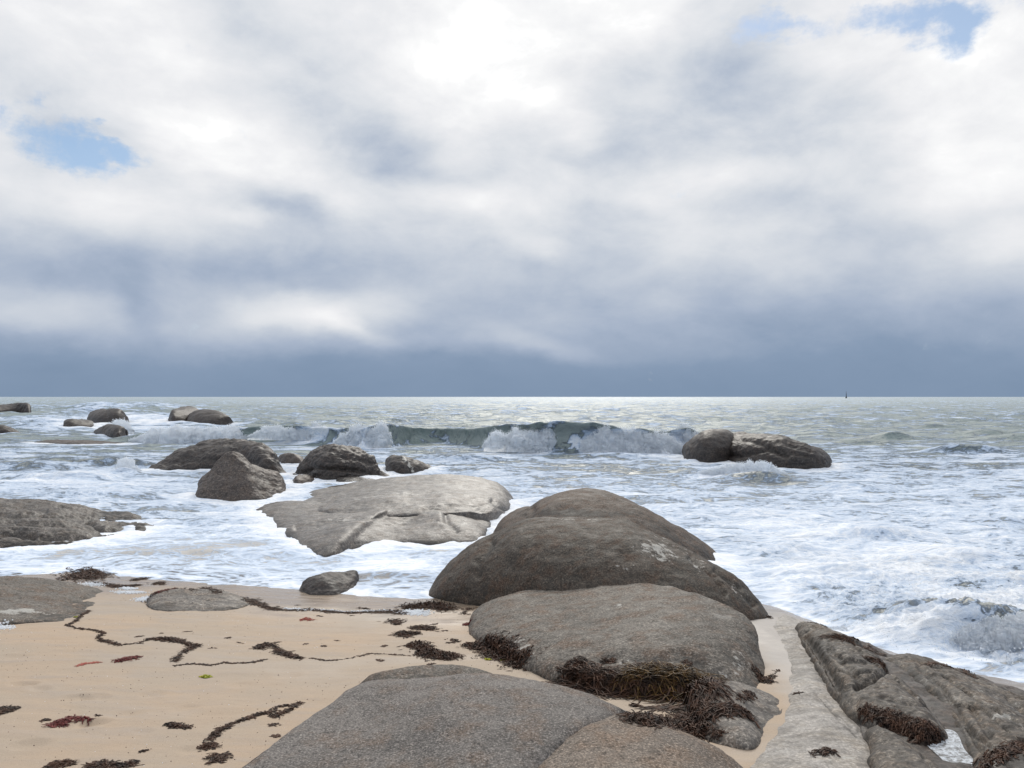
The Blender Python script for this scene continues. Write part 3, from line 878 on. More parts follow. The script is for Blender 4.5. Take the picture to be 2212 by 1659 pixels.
def ledge(name, label, mat, outline, h, wdt, cell=.011, noise=((1.2, .03), (4, .02), (11, .008), (26, .003)), grooves=(), pale=(), algae_shade=(), tilt=(0, 0), group=None):
    """A low outcrop pushing up through the ground: rounded shoulders down to its outline."""
    Q = []
    for a, b in outline:
        z = .2
        for _ in range(40):
            x, y, _z = W(a, b, z)
            z = .5 * z + .5 * (float(sand_z(x, y)) + h * .75)
        Q.append((x, y))
    Q = catmull([(a, b, 0) for a, b in Q + [Q[0]]], 160)[:-1, :2]
    mn, mxx = Q.min(0) - .12, Q.max(0) + .12
    nx, ny = int((mxx[0] - mn[0]) / cell), int((mxx[1] - mn[1]) / cell)
    X, Y = np.meshgrid(np.linspace(mn[0], mxx[0], nx), np.linspace(mn[1], mxx[1], ny))
    pts_ = [tuple(q) for q in Q] + [tuple(Q[0])]
    Xw = X + .03 * fbm(X * 3, Y * 3, X * 0, 3)
    Yw = Y + .03 * fbm(X * 3, Y * 3, X * 0 + 5, 3)
    sd = seg_dist(Xw, Yw, pts_)
    sd = np.where(inside(Xw, Yw, pts_[:-1]), sd, -sd)
    lift = np.where(sd > 0, h * np.sqrt(np.clip(1 - (1 - np.clip(sd / wdt, 0, 1)) ** 2, 0, 1)), sd * 3.0)
    base = sand_z(X, Y)
    Z = base + lift - .01
    c0_ = Q.mean(0)
    m_in = sstep(0, wdt, sd)
    Z += m_in * (tilt[0] * (X - c0_[0]) + tilt[1] * (Y - c0_[1]))
    off = np.zeros_like(X)
    for sc, am in noise:
        off += am * fbm(X * sc + h * 50, Y * sc, X * 0 + len(label), 4)
    Z += off * sstep(-.02, .1, sd)
    vx = CX + F * X / Y
    vy = HY + F * (CAMZ - Z) / Y
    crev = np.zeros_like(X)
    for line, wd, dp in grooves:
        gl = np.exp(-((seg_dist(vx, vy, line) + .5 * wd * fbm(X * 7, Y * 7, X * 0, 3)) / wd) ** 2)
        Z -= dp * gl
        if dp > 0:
            crev = np.maximum(crev, .6 * gl)  # carved lines darkened in colour for crevice shade
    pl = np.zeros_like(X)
    dark_amt = np.maximum(crev, .55 * sstep(.10, .0, sd) * (mat != 'strip'))  # colour also darkens towards the outline
    for dst, lst in ((pl, pale), (dark_amt, algae_shade)):
        for q in lst:
            a = math.radians(q[5]) if len(q) > 5 else 0
            dx = (vx - q[0]) * math.cos(a) + (vy - q[1]) * math.sin(a)
            dy = -(vx - q[0]) * math.sin(a) + (vy - q[1]) * math.cos(a)
            np.maximum(dst, q[4] * np.exp(-(dx / q[2]) ** 2 - (dy / q[3]) ** 2), out=dst)
    keep = (sd > -.10).reshape(-1)
    fc = grid_faces(ny, nx)
    fc = fc[keep[fc].all(1)]
    used = np.unique(fc)
    remap = np.zeros(nx * ny, np.int64)
    remap[used] = np.arange(len(used))
    P_ = np.stack([X, Y, Z], -1).reshape(-1, 3)[used]
    o = new_mesh(name, P_, remap[fc], M[mat], attrs={'pale': pl.reshape(-1)[used], 'algae_shade': dark_amt.reshape(-1)[used]})
    tag(o, label, 'rock', group)
    add_bvh(o)
    return o


LED = 'rock ledges running down to the breaking waves'
ledge('rock_slab', 'dark low bedrock showing in the crevices between the ledges', 'facet',
      [(1730, 1352), (1830, 1372), (1930, 1412), (2050, 1440), (2212, 1490), (2500, 1560), (2700, 1900), (2100, 2000), (1900, 1800), (1880, 1620), (1800, 1490)],
      .05, .08, cell=.02, algae_shade=[(2000, 1560, 400, 300, .55)], group=LED)  # broad dark patch paints the shade of the crevice floor
ledge('rock_slab', 'pale sand coloured sloping slab between boulders and dark ledges', 'strip',
      [(1668, 1345), (1700, 1322), (1735, 1336), (1755, 1390), (1778, 1440), (1812, 1497), (1850, 1545), (1872, 1590), (1890, 1650), (1900, 1760), (1900, 1950), (1620, 2000), (1520, 1800), (1570, 1690),
       (1640, 1615), (1680, 1560), (1700, 1500), (1706, 1440), (1690, 1390)],
        .055, .75, cell=.014, noise=((.9, .02), (4, .008), (14, .003)), tilt=(-.03, 0), group=LED,
      algae_shade=[(1775, 1625, 26, 5, .6, -10), (1800, 1528, 60, 3, .55, 50), (1812, 1558, 50, 3, .5, 50), (1722, 1499, 16, 2, .6, -20), (1670, 1470, 5, 25, .35), (1780, 1480, 10, 60, .35, -30)],
      grooves=[([(1765, 1500), (1810, 1550), (1850, 1590)], 3, .012), ([(1785, 1520), (1840, 1570)], 2.5, .01)], pale=[(1800, 1640, 120, 40, .35)])
ledge('rock_slab', 'rough weathered ledge with dark crevices beside the pale slab', 'mottled',
      [(1718, 1332), (1765, 1343), (1815, 1358), (1862, 1384), (1905, 1410), (1945, 1443), (1985, 1480), (2022, 1520), (2040, 1566), (2000, 1572), (1940, 1552), (1880, 1540), (1845, 1522), (1812, 1492), (1785, 1452), (1752, 1398)],
      .20, .34, group=LED,
      grooves=[([(1745, 1375), (1790, 1440), (1812, 1480)], 8, .07), ([(1850, 1482), (1885, 1466), (1915, 1445), (1945, 1448)], 6, .07), ([(1785, 1440), (1830, 1452), (1880, 1450)], 2.5, .03), ([(1900, 1430), (1960, 1490), (2010, 1530)], 2.5, .03), ([(1840, 1385), (1870, 1420), (1900, 1440)], 2.5, .025), ([(1792, 1402), (1835, 1440), (1862, 1470)], 7, .04),
               ([(1800, 1374), (1850, 1388), (1905, 1415), (1940, 1445)], 3, .025), ([(1820, 1425), (1870, 1432)], 4, .02), ([(1880, 1500), (1950, 1520), (2010, 1525)], 3, .015)],
      algae_shade=[(1775, 1400, 24, 50, .75, -32), (1812, 1475, 16, 50, .8, -30), (1875, 1440, 60, 20, .5), (1860, 1500, 70, 14, .5, 30), (1950, 1545, 80, 10, .6, 12)], pale=[(1940, 1500, 60, 26, .3), (1860, 1410, 40, 12, .3)])
ledge('rock_slab', 'outer ledge with mottled dark stains where the waves break', 'mottled',
      [(1902, 1406), (1960, 1410), (2015, 1421), (2065, 1440), (2112, 1462), (2212, 1498), (2400, 1560), (2600, 1700), (2600, 1950), (2250, 1950), (2160, 1740), (2110, 1640), (2075, 1570), (2045, 1515), (1990, 1462), (1940, 1428)],
      .16, .30, group=LED, tilt=(-.02, 0),
      grooves=[([(1985, 1440), (2040, 1490), (2085, 1560), (2140, 1650)], 5, .03), ([(2010, 1440), (2060, 1443), (2112, 1464)], 3, .02), ([(2100, 1530), (2140, 1590)], 6, .03), ([(2175, 1508), (2212, 1540)], 4, .03),
               ([(2040, 1460), (2110, 1510), (2200, 1560)], 3, .03), ([(2060, 1520), (2120, 1530), (2180, 1580)], 2.5, .03), ([(2090, 1570), (2150, 1620), (2200, 1680)], 3, .03)],
      algae_shade=[(1975, 1455, 34, 12, .8, 42), (2030, 1505, 34, 12, .75, 52), (2080, 1590, 60, 12, .7, 58), (2120, 1560, 120, 50, .42), (2190, 1635, 70, 32, .9)], pale=[(2165, 1545, 22, 6, 1.2), (2130, 1500, 50, 20, .3)])
ledge('rock_slab', 'brown wedge of rock below the dark seaweed crevice', 'mottled',
      [(1866, 1560), (1900, 1556), (1935, 1572), (1970, 1590), (2005, 1612), (2045, 1645), (2100, 1720), (2100, 1900), (1930, 1900), (1902, 1700), (1878, 1610)],
      .14, .24, group=LED, noise=((1.2, .02), (4, .014), (11, .008), (26, .003)),
      algae_shade=[(1960, 1650, 50, 30, .5), (2010, 1625, 50, 8, .6, 38)], grooves=[([(1990, 1630), (2010, 1655)], 4, .02)])


# ------------------------------------------------------------------ sea
RIDGE = np.array([(230, 56, 0), (300, 55, .45), (360, 54, .7), (450, 54, .85), (560, 53.5, 1.05), (640, 52, 1.2), (700, 50.5, 1.15), (740, 49, 1.1), (790, 46.5, 1.2),
                  (850, 49, 1.4), (895, 52.5, 1.0), (960, 53.5, .95), (1010, 50.5, 1.05), (1060, 46.2, 1.3), (1130, 43.7, 1.6), (1200, 42.6, 1.75), (1260, 42.4, 1.68), (1330, 42.4, 1.5),
                  (1410, 42.5, 1.25), (1480, 43, 1.3), (1540, 43.5, .8), (1600, 44, .25), (1680, 44, 0)], float)
RX = (RIDGE[:, 0] - CX) / F * RIDGE[:, 1]
# smaller crests: picture x, distance, height, half length (m), front width, back width
HUMPS = [(235, 190, 1.7, 14, 3, 9), (190, 150, .9, 8, 2, 6), (330, 210, 1.3, 12, 3, 8), (730, 80, 0.6, 3.0, 1.0, 2.5), (1100, 140, .55, 4, 2, 5), (1240, 130, .6, 4, 2, 5),
         (1930, 56, .55, 1.5, .7, 1.4), (1870, 50, .35, 2, .7, 1.5), (2085, 42, .42, 2.4, .6, 1.6), (2120, 62, .5, 3, 1., 2.5), (2040, 75, .25, 3, 1., 3),
         (1790, 60, .35, 3, 1, 3), (2200, 55, .4, 2, .8, 2), (1320, 39, .25, 3, .6, 1.5), (1000, 38, .28, 3, .6, 1.5), (790, 60, .5, 4, 1.2, 3),
         (1560, 30.5, .35, 1.5, .5, 1.2), (1640, 28.2, .38, 1.3, .4, 1.2), (1820, 26, .22, 1.2, .4, 1.0), (250, 34, .35, 2.2, .5, 1.4), (60, 33, .25, 2.5, .6, 1.4), (130, 29, .25, 2, .5, 1.2),
         (2140, 9.9, .36, 1.0, .28, .7), (1990, 10.4, .20, .6, .2, .5), (1840, 13.5, .16, .8, .25, .6), (2060, 14.5, .18, 1.0, .3, .7), (1900, 17, .18, 1.1, .35, .8), (2180, 19, .18, 1.3, .4, .9),
         (1720, 15.5, .12, .7, .25, .6), (860, 13.2, .07, 1.0, .15, .5), (440, 15.2, .05, 1.3, .12, .5), (2000, 22, .15, 1.5, .4, 1.0),
         (270, 30.5, .3, .6, .3, .5), (1250, 19.5, .12, 1.0, .3, .7), (1150, 22, .12, 1.2, .3, .8), (480, 19, .1, 1.4, .3, .8), (250, 24, .15, 2.0, .4, 1)]
# foam amounts: picture x, y, radius x, y, amount
FOAM = [(1600, 1018, 130, 16, 1.0), (250, 915, 330, 24, .9), (120, 975, 360, 40, .55), (150, 1040, 420, 34, .72), (480, 1110, 200, 24, .65), (420, 1150, 160, 24, .55), (560, 1015, 90, 10, .5), (640, 1060, 90, 14, .7), (350, 1215, 250, 18, .45),
        (560, 942, 260, 12, .75), (780, 948, 60, 16, .8), (1110, 945, 60, 16, .8), (1380, 962, 120, 18, .85), (1480, 945, 30, 20, .8), (960, 1010, 180, 20, .40),
        (860, 1225, 200, 38, .95), (1090, 1120, 60, 22, .9), (1200, 1010, 260, 20, .12), (1560, 1022, 110, 12, .75), (1730, 1022, 130, 16, .5), (1800, 1075, 250, 30, .5),
        (1480, 1075, 240, 40, .55), (1750, 1150, 300, 60, .85), (2080, 1120, 260, 60, .60), (1900, 1230, 380, 90, .92), (2150, 1300, 260, 110, .85), (1700, 1290, 90, 60, .95), (2000, 1380, 220, 50, .95),
        (2150, 1455, 140, 40, .35), (1950, 990, 300, 40, .42), (2100, 1040, 250, 40, .55), (1060, 1000, 100, 10, .35), (200, 1000, 200, 12, .5), (960, 1180, 90, 12, .85), (60, 1225, 200, 22, .75),
        (1150, 1060, 130, 26, .55), (240, 1180, 130, 18, .7)]
GAPS = [(2105, 1362, 95, 22, .70), (1960, 1330, 60, 22, .5), (1840, 1310, 40, 14, .35), (500, 1195, 280, 16, .3), (700, 1215, 70, 10, .3), (1350, 1015, 220, 12, .25), (330, 1110, 80, 12, .3), (560, 1175, 120, 10, .3),
        (2120, 1275, 90, 12, .35), (1980, 1215, 60, 9, .3), (1330, 1045, 180, 12, .2)]


# picture x range, distance, foot z, list of (x fraction, height m), depth spread, count
BURST = [(1045, 1212, 42.0, .30, [(0, .0), (.1, .6), (.3, .95), (.5, .8), (.7, .95), (.85, 1.15), (.94, .6), (1, 0)], .8, 5200),
         (1250, 1492, 41.2, .0, [(0, .0), (.06, .6), (.16, 1.1), (.3, 1.45), (.42, 1.25), (.52, .95), (.64, 1.08), (.85, .7), (1, 0)], 1.0, 11000),
         (1440, 1512, 42.4, .4, [(0, 0), (.25, .7), (.5, 1.0), (.8, .8), (1, 0)], .6, 2600),
         (722, 846, 46.4, .25, [(0, 0), (.3, .8), (.6, 1.1), (.85, 1.15), (1, 0)], .9, 4600),
         (535, 750, 50.5, .4, [(0, .0), (.2, .6), (.45, .5), (.7, .8), (1, 0)], .8, 4600),
         (280, 570, 53.0, .0, [(0, 0), (.15, .55), (.3, .85), (.5, .75), (.8, .95), (1, 0)], 1.6, 11000),
         (205, 290, 66, .1, [(0, 0), (.4, .6), (.7, 1.0), (1, 0)], 1.2, 2600),
         (1488, 1700, 30.2, .0, [(0, 0), (.3, .3), (.55, .42), (.7, .55), (.85, .35), (1, 0)], .5, 4800),
         (248, 305, 32.0, .0, [(0, 0), (.35, .6), (.6, .35), (1, 0)], .4, 700),
         (1975, 2260, 9.55, .02, [(0, 0), (.3, .16), (.6, .30), (.85, .33), (1, .2)], .30, 5200),
         (1770, 2040, 10.3, .0, [(0, 0), (.4, .10), (.8, .10), (1, 0)], .4, 1500)]


def build_sea():
    inv = np.linspace(1 / 5.2, 1 / 20, 330)
    ys = np.concatenate([1 / inv, np.linspace(20, 38, 120)[1:], np.linspace(38, 60, 260)[1:], np.geomspace(60, 260, 270)[1:], np.geomspace(260, 2400, 260)[1:], np.geomspace(2400, 16000, 30)[1:]])
    us = np.concatenate([np.linspace(-2.4, -.74, 60, endpoint=False), np.linspace(-.74, .74, 920), np.linspace(.74, 2.4, 61)[1:]])
    Y0, U = np.meshgrid(ys, us, indexing='ij')
    X0 = U * Y0
    d = Y0 - shore(X0)
    depth = sstep(0.0, 6.0, d)
    Z = np.zeros_like(X0)
    DX = np.zeros_like(X0)
    DY = np.zeros_like(X0)
    cell = np.where(Y0 < 60, np.maximum(Y0 * 0.0016, Y0 ** 2 * 0.00035), Y0 * 0.0075)
    r2 = np.random.default_rng(5)
    far = sstep(40, 90, Y0)
    for i in range(64):
        lam = 0.5 * (34 ** (i / 63.0))
        an = r2.normal(0, 0.55)
        k = 2 * math.pi / lam
        kx, ky = k * math.sin(an), k * math.cos(an)
        amp = 0.0115 * lam ** 0.85
        ph = kx * X0 + ky * Y0 + r2.uniform(0, 6.28) + 0.8 * np.sin(0.35 * kx * Y0 + i) * 0.3
        keep = np.clip((lam / (cell * 2.2)) - 0.5, 0, 1) * (0.25 + 0.75 * far) * depth
        if lam > 6:
            keep = keep * (0.35 + 0.65 * far)
        gate = 0.65 + 0.35 * np.sin(X0 * 0.07 * (1 + i % 5) + Y0 * 0.045 * (1 + i % 7) + i)
        a = amp * keep * gate
        Z += a * np.sin(ph)
        DX += a * 0.8 * math.sin(an) * np.cos(ph)
        DY += a * 0.8 * math.cos(an) * np.cos(ph)
    Z *= np.where(Y0 > 400, np.clip(400 / Y0, .12, 1) ** 0.5, 1)
    # chaotic surf between the breaker and the shore
    surf = sstep(70, 30, Y0) * sstep(0.0, 3.0, d)
    n1 = fbm(X0 * .8, Y0 * 1.3, X0 * 0 + 1.7, 4)
    n2 = fbm(X0 * 3.0, Y0 * 4.0, X0 * 0 + 8.2, 4, ridged=True)
    Z += surf * (0.07 * n1 + 0.016 * n2 * sstep(30, 12, Y0))
    right = sstep(3.3, 4.8, X0) * sstep(16, 9, Y0) * sstep(0.0, 1.0, d)
    Z += right * (0.065 * n1 + 0.055 * n2)
    Z += 0.006 * n1 * sstep(-2, 0.2, d) + 0.012 * sstep(0, .5, d) + 0.010
    # main breaker
    yc = np.interp(X0, RX, RIDGE[:, 1]) + 0.5 * fbm(X0 * .25, X0 * 0, X0 * 0 + 2, 3)
    hc = np.interp(X0, RX, RIDGE[:, 2], left=0, right=0) * (1 + .10 * fbm(X0 * .6, X0 * 0 + 5, X0 * 0, 3))
    dd = Y0 - yc
    prof = np.where(dd < 0, np.exp(-(np.abs(dd) / 1.05) ** 2.4), np.exp(-(dd / 4.2) ** 1.8))
    Z = Z * (1 - .85 * prof * np.clip(hc, 0, 1)) + hc * prof
    DX *= 1 - .9 * prof
    DY *= 1 - .9 * prof
    DY -= 0.85 * hc * prof ** 3 * np.where(dd < 2, 1, 0.5)
    face = hc * np.exp(-((dd + .8) / .7) ** 2)
    Z += 0.05 * face * fbm(X0 * 1.0, Y0 * 1.6, X0 * 0 + 3, 4)
    hump_face = np.zeros_like(Z)
    for vx, y, h, hl, fw, bw in HUMPS:
        x = (vx - CX) / F * y
        bend = 0.25 * hl * fbm(X0 / hl * .7, X0 * 0 + y, X0 * 0, 2)
        e = Y0 - y - bend
        pr = np.where(e < 0, np.exp(-(np.abs(e) / fw) ** 2), np.exp(-(e / bw) ** 2)) * np.exp(-np.abs((X0 - x) / hl) ** 2.2)
        Z += h * pr
        DY -= .5 * h * pr ** 2
        hump_face += pr
    vx0 = CX + F * X0 / Y0
    vy0 = HY + F * CAMZ / Y0
    foam = np.where(Y0 > 75, 0.37, 0.34)
    foam = foam + .27 * sstep(60, 30, Y0) + .08 * sstep(30, 12, Y0) + .03 * sstep(1.5, 4, X0) * sstep(26, 15, Y0)
    acc = np.zeros_like(Z)
    for a, b, rx, ry, am in FOAM:
        acc = np.maximum(acc, min(1.1, am * 1.18) * np.exp(-((vx0 - a) / rx) ** 2 - ((vy0 - b) / ry) ** 2))
    foam = np.maximum(foam, acc)
    for a, b, rx, ry, am in GAPS:
        foam = foam - am * .8 * np.exp(-((vx0 - a) / rx) ** 2 - ((vy0 - b) / ry) ** 2)
    # crests carry foam, the steep green faces do not
    foam += .10 * n1 + .05 * n2 * surf
    clear = np.clip(face, 0, 1.2) * (0.55 + .8 * fbm(X0 * .5, Y0 * .0, X0 * 0 + 11, 2))
    foam = foam - .62 * np.clip(clear, 0, 1) + .5 * np.clip(face, 0, 1) * fbm(X0 * 1.1, Y0 * .5, Z * 1.5 + 4, 4)
    foam = foam + .35 * prof * hc * np.exp(-((dd - .15) / .35) ** 2) * sstep(-.2, .5, fbm(X0 * .7, X0 * 0, X0 * 0 + 21, 3))
    for bx0, bx1, by, bz, bp, bd, bc in BURST:
        um = (vx0 - bx0) / (bx1 - bx0)
        um = um + .12 * n1 + .06 * n2
        foam = np.maximum(foam, 1.05 * sstep(0, .12, um) * sstep(1, .88, um) * np.exp(-((Y0 - by + .4) / (bd * 1.2)) ** 4))
    foam = np.where(Y0 > 75, foam + .55 * np.clip(Z - .28, 0, .5), foam)
    edge = np.exp(-((d - .12) / .14) ** 2)
    foam = foam + .45 * edge * sstep(-.1, .4, fbm(X0 * .9, Y0 * .9, X0 * 0 + 6, 3) + .15)
    for bl in BASES:
        m0, m1 = bl.min(0) - 1.6, bl.max(0) + 1.6
        sel = (X0 > m0[0]) & (X0 < m1[0]) & (Y0 > m0[1]) & (Y0 < m1[1])
        if sel.any():
            dist = seg_dist(X0[sel], Y0[sel], [tuple(q) for q in bl])
            wd_ = .25 + .012 * bl[:, 1].mean()
            foam[sel] += .55 * np.exp(-(dist / wd_) ** 2)
            Z[sel] += .03 * np.exp(-(dist / wd_) ** 2) * np.clip(d[sel], 0, 1)
    foam = np.clip(foam, -.2, 1.2)
    shal = sstep(10.0, 2.5, d) * .95
    shal = np.maximum(shal, .50 * sstep(48, 22, Y0))
    shal = np.clip(shal - .5 * right, 0, 1)
    near = sstep(45, 12, Y0)
    V = np.stack([X0 + DX, Y0 + DY, Z], -1).reshape(-1, 3)
    # long low swells hide beneath the curve of the earth: keep a clean horizon
    fc = grid_faces(len(ys), len(us))
    o = new_mesh('sea_water', V, fc, M['water'], attrs={'foam': foam, 'shallow': shal, 'near': near, 'film': sstep(1.8, 0.0, d) * (X0 < 3)})
    tag(o, kind='structure')
    return o


build_sea()

# ------------------------------------------------------------------ spray and foam thrown up by the breaker
t_ = (1 + 5 ** .5) / 2
ICO_V = np.array([(-1, t_, 0), (1, t_, 0), (-1, -t_, 0), (1, -t_, 0), (0, -1, t_), (0, 1, t_), (0, -1, -t_), (0, 1, -t_), (t_, 0, -1), (t_, 0, 1), (-t_, 0, -1), (-t_, 0, 1)]) / math.hypot(1, t_)
ICO_F = np.array([(0, 11, 5), (0, 5, 1), (0, 1, 7), (0, 7, 10), (0, 10, 11), (1, 5, 9), (5, 11, 4), (11, 10, 2), (10, 7, 6), (7, 1, 8), (3, 9, 4), (3, 4, 2), (3, 2, 6), (3, 6, 8), (3, 8, 9),
                  (4, 9, 5), (2, 4, 11), (6, 2, 10), (8, 6, 7), (9, 8, 1)])


def droplets(name, C, R, mat='spray'):
    n = len(C)
    sc = rng.uniform(.7, 1.3, (n, 1, 3))
    V = C[:, None, :] + ICO_V[None] * R[:, None, None] * sc
    Fc = ICO_F[None] + (np.arange(n) * 12)[:, None, None]
    o = new_mesh(name, V.reshape(-1, 3), Fc.reshape(-1, 3), M[mat], smooth=True)
    return tag(o, kind='stuff')


def billow(x, y, z):
    """rounded, cauliflower-like relief"""
    a = np.abs(pnoise(x, y, z))
    b = np.abs(pnoise(x * 2.3 + 7, y * 2.3, z * 2.3))
    c = np.abs(pnoise(x * 5.1 + 3, y * 5.1, z * 5.1))
    e = pnoise(x * 12, y * 12, z * 12)
    return a + .5 * b + .28 * c + .10 * e


for vx0, vx1, y, z0, prof, dep, cnt in BURST:
    x0_, x1_ = (vx0 - CX) / F * y, (vx1 - CX) / F * y
    hm = max(q[1] for q in prof)
    step = y / 900.0
    nu, nv = int((x1_ - x0_) / step * 1.1) + 2, int(hm * 2.4 / step) + 8
    uu, vv = np.meshgrid(np.linspace(0, 1, nu), np.linspace(0, 1, nv))
    hh = np.interp(uu, [q[0] for q in prof], [q[1] for q in prof])
    k_ = 1.0 / hm
    xx = x0_ + (x1_ - x0_) * uu
    ragged = fbm(xx * 1.6 * k_, xx * 0 + y, xx * 0, 4)
    hh = hh * np.clip(1 + .32 * ragged, .2, 2)
    th = (-.25 + vv * 2.5)
    dpx = dep * np.clip(hh / hm, .05, 1.2) * (1 + .5 * fbm(xx * 1.3 * k_, xx * 0 + 3 + y, vv, 3))
    yy = y - dpx * np.cos(th)
    zz = z0 + hh * np.sin(th)
    yy = np.where(th > 1.57, y + dpx * (th - 1.57) * .8, yy)
    P_ = np.stack([xx, yy, zz], -1)
    nrm = np.cross(np.gradient(P_, axis=1), np.gradient(P_, axis=0))
    nrm /= np.maximum(np.linalg.norm(nrm, axis=2, keepdims=True), 1e-9)
    disp = (billow(xx * 1.9 * k_ + y, yy * 1.9 * k_, zz * 2.2 * k_) - .35) * .36 * hm * np.clip(hh / hm * 1.6, 0, 1)
    P_ = P_ + nrm * disp[..., None]
    P_[..., 2] = np.where(vv < .04, z0 - .15 * hm, P_[..., 2])
    tag(new_mesh('sea_foam', P_.reshape(-1, 3), grid_faces(nv, nu), M['froth']), kind='stuff')
    # drops flung off its surface
    m_ = int(cnt * 1.6)
    pick = rng.integers(0, nu * nv, m_)
    pick = pick[(vv.ravel()[pick] > .12) & (vv.ravel()[pick] < .85)]
    C_ = P_.reshape(-1, 3)[pick]
    out_ = np.abs(rng.normal(0, .055, len(pick))) * hm
    C_ = C_ + nrm.reshape(-1, 3)[pick] * out_[:, None] + np.stack([rng.normal(0, .02, len(pick)) * hm, rng.normal(0, .02, len(pick)) * hm, np.abs(rng.normal(0, .05, len(pick))) * hm], 1)
    droplets('sea_spray', C_, y / 800.0 * rng.uniform(.16, .42, len(pick)) * np.exp(-out_ / hm * 3))
# scattered flecks over the churned water close by
n = 2600
vx = rng.uniform(1780, 2230, n)
yy = rng.uniform(8.6, 12.5, n)
xx = (vx - CX) / F * yy
keep = (yy > shore(xx) + .15)
zz = np.abs(rng.normal(0, .09, n)) + .03 + .18 * np.exp(-((yy - 9.9) / .5) ** 2) * (vx > 1980)
droplets('sea_spray', np.stack([xx, yy, zz], 1)[keep], rng.uniform(.002, .009, n)[keep])


# ------------------------------------------------------------------ probing the built surfaces
def drop(x, y):
    best = -9
    for b, bx0, by0, bx1, by1 in BVHS:
        if not (bx0 <= x <= bx1 and by0 <= y <= by1):
            continue
        h = b.ray_cast(Vector((x, y, 4.0)), Vector((0, 0, -1)))
        if h[0] is not None and h[0].z > best:
            best = h[0].z
    return best


def hit(vx, vy):
    d_ = Vector(((vx - CX) / F, 1.0, -(vy - HY) / F)).normalized()
    best = None
    for b, *_b in BVHS:
        h = b.ray_cast(Vector((0, 0, CAMZ)), d_)
        if h[0] is not None and (best is None or h[3] < best[1]):
            best = (h[0], h[3])
    return best[0] if best else Vector(G(vx, vy))


def weed(label, path, width, count, mat='weed', length=.10, thick=.0035, heap=.02, curl=.9, along=0.0, cat='seaweed', name='seaweed', group=None, seed=0, gate=True):
    """A clump of fronds strewn along a path over sand or rock; every frond is a thin three-sided strand."""
    rr = random.Random(seed + len(label) * 31 + int(path[0][0]))
    P = [hit(*q) for q in path]
    segs = [(P[i], P[i + 1]) for i in range(len(P) - 1)] or [(P[0], P[0])]
    lens = [max((b - a).length, 1e-4) for a, b in segs]
    tot = sum(lens)
    V, Fc = [], []
    count = int(count * 1.35)
    heap *= .4
    for i in range(count):
        q = rr.random() * tot
        for (a, b), ln in zip(segs, lens):
            if q <= ln:
                break
            q -= ln
        f = min(q / ln, 1)
        c = a.lerp(b, f)
        nz = mnoise.noise(Vector((c.x * 4.1, c.y * 4.1, seed))) + .6 * mnoise.noise(Vector((c.x * 13, c.y * 13, seed + 5)))
        if gate and nz < -.05 and rr.random() < .72:
            continue
        wd = width * max(.2, .75 + 1.3 * nz)
        x = c.x + rr.gauss(0, wd * .42)
        y = c.y + rr.gauss(0, wd * .42)
        dirv = math.atan2(b.y - a.y, b.x - a.x)
        ang = rr.gauss(dirv + (math.pi if rr.random() < .5 else 0), .35) if rr.random() < along else rr.uniform(0, 6.28)
        z0 = drop(x, y)
        if z0 < -1:
            continue
        lift = abs(rr.gauss(0, heap)) * math.exp(-((x - c.x) ** 2 + (y - c.y) ** 2) / (wd * wd + 1e-6))
        L_ = length * rr.uniform(.35, 1.0)
        k = 6
        th = thick * rr.uniform(.35, 1.0)
        st = len(V)
        zz_ = z0
        for j in range(k):
            if j in (2, 4):
                z1 = drop(x, y)
                if z1 > -1:
                    zz_ = z1
            w_ = th * (1.0 if 0 < j < k - 1 else .35) * rr.uniform(.7, 1.5)
            px, py = -math.sin(ang), math.cos(ang)
            up = zz_ + lift * math.sin(math.pi * (j + .5) / k) + .002
            V += [(x + px * w_ * 2.2, y + py * w_ * 2.2, up), (x - px * w_ * 2.2, y - py * w_ * 2.2, up), (x, y, up + w_ * .7)]
            x += math.cos(ang) * L_ / k
            y += math.sin(ang) * L_ / k
            ang += rr.gauss(0, curl * .6)
        for j in range(k - 1):
            a_ = st + 3 * j
            for e in ((0, 1), (1, 2), (2, 0)):
                Fc.append((a_ + e[0], a_ + e[1], a_ + 3 + e[1], a_ + 3 + e[0]))
    o = new_mesh(name, V, Fc, M[mat], smooth=True)
    return tag(o, label, cat, group)


WR = 'wrack scattered on the sand'
weed('thick dark weed drift curling into a hook on the sand', [(222, 1384), (260, 1394), (300, 1390), (325, 1381), (350, 1379), (385, 1385), (412, 1395), (425, 1394), (405, 1405), (388, 1415), (380, 1430)], .035, 650, along=.75, group=WR)
weed('black matted top of the hook shaped weed drift', [(330, 1380), (360, 1381), (395, 1388), (422, 1396)], .085, 650, along=.7, heap=.03, group=WR)
weed('thin wavering weed line leading down from the brown slab', [(195, 1319), (175, 1330), (165, 1342), (145, 1351), (165, 1357), (205, 1362), (225, 1368), (212, 1378), (222, 1386)], .022, 380, along=.5, length=.07, group=WR, gate=False)
weed('fine dark weed thread straight across above the yellow scrap', [(380, 1438), (415, 1434), (455, 1437), (485, 1431), (498, 1433), (540, 1432), (573, 1425)], .012, 260, length=.07, along=.8, heap=.005, group=WR, gate=False)
weed('tapering dark weed comma in the middle of the sand', [(558, 1402), (575, 1392), (590, 1396), (612, 1412), (648, 1423)], .07, 620, along=.5, heap=.03, group=WR)
weed('dotted weed line running to the big brown clumps', [(670, 1422), (705, 1428), (745, 1424), (775, 1418), (800, 1412), (822, 1413), (860, 1415), (885, 1417)], .02, 260, length=.05, along=.6, heap=.01, group=WR)
weed('long dark wrack line edged with foam, crossing the upper sand', [(538, 1296), (565, 1308), (590, 1316), (620, 1319), (660, 1317), (720, 1322), (770, 1324), (830, 1322), (862, 1320)], .10, 1500, along=.8, length=.13, heap=.02, group=WR)
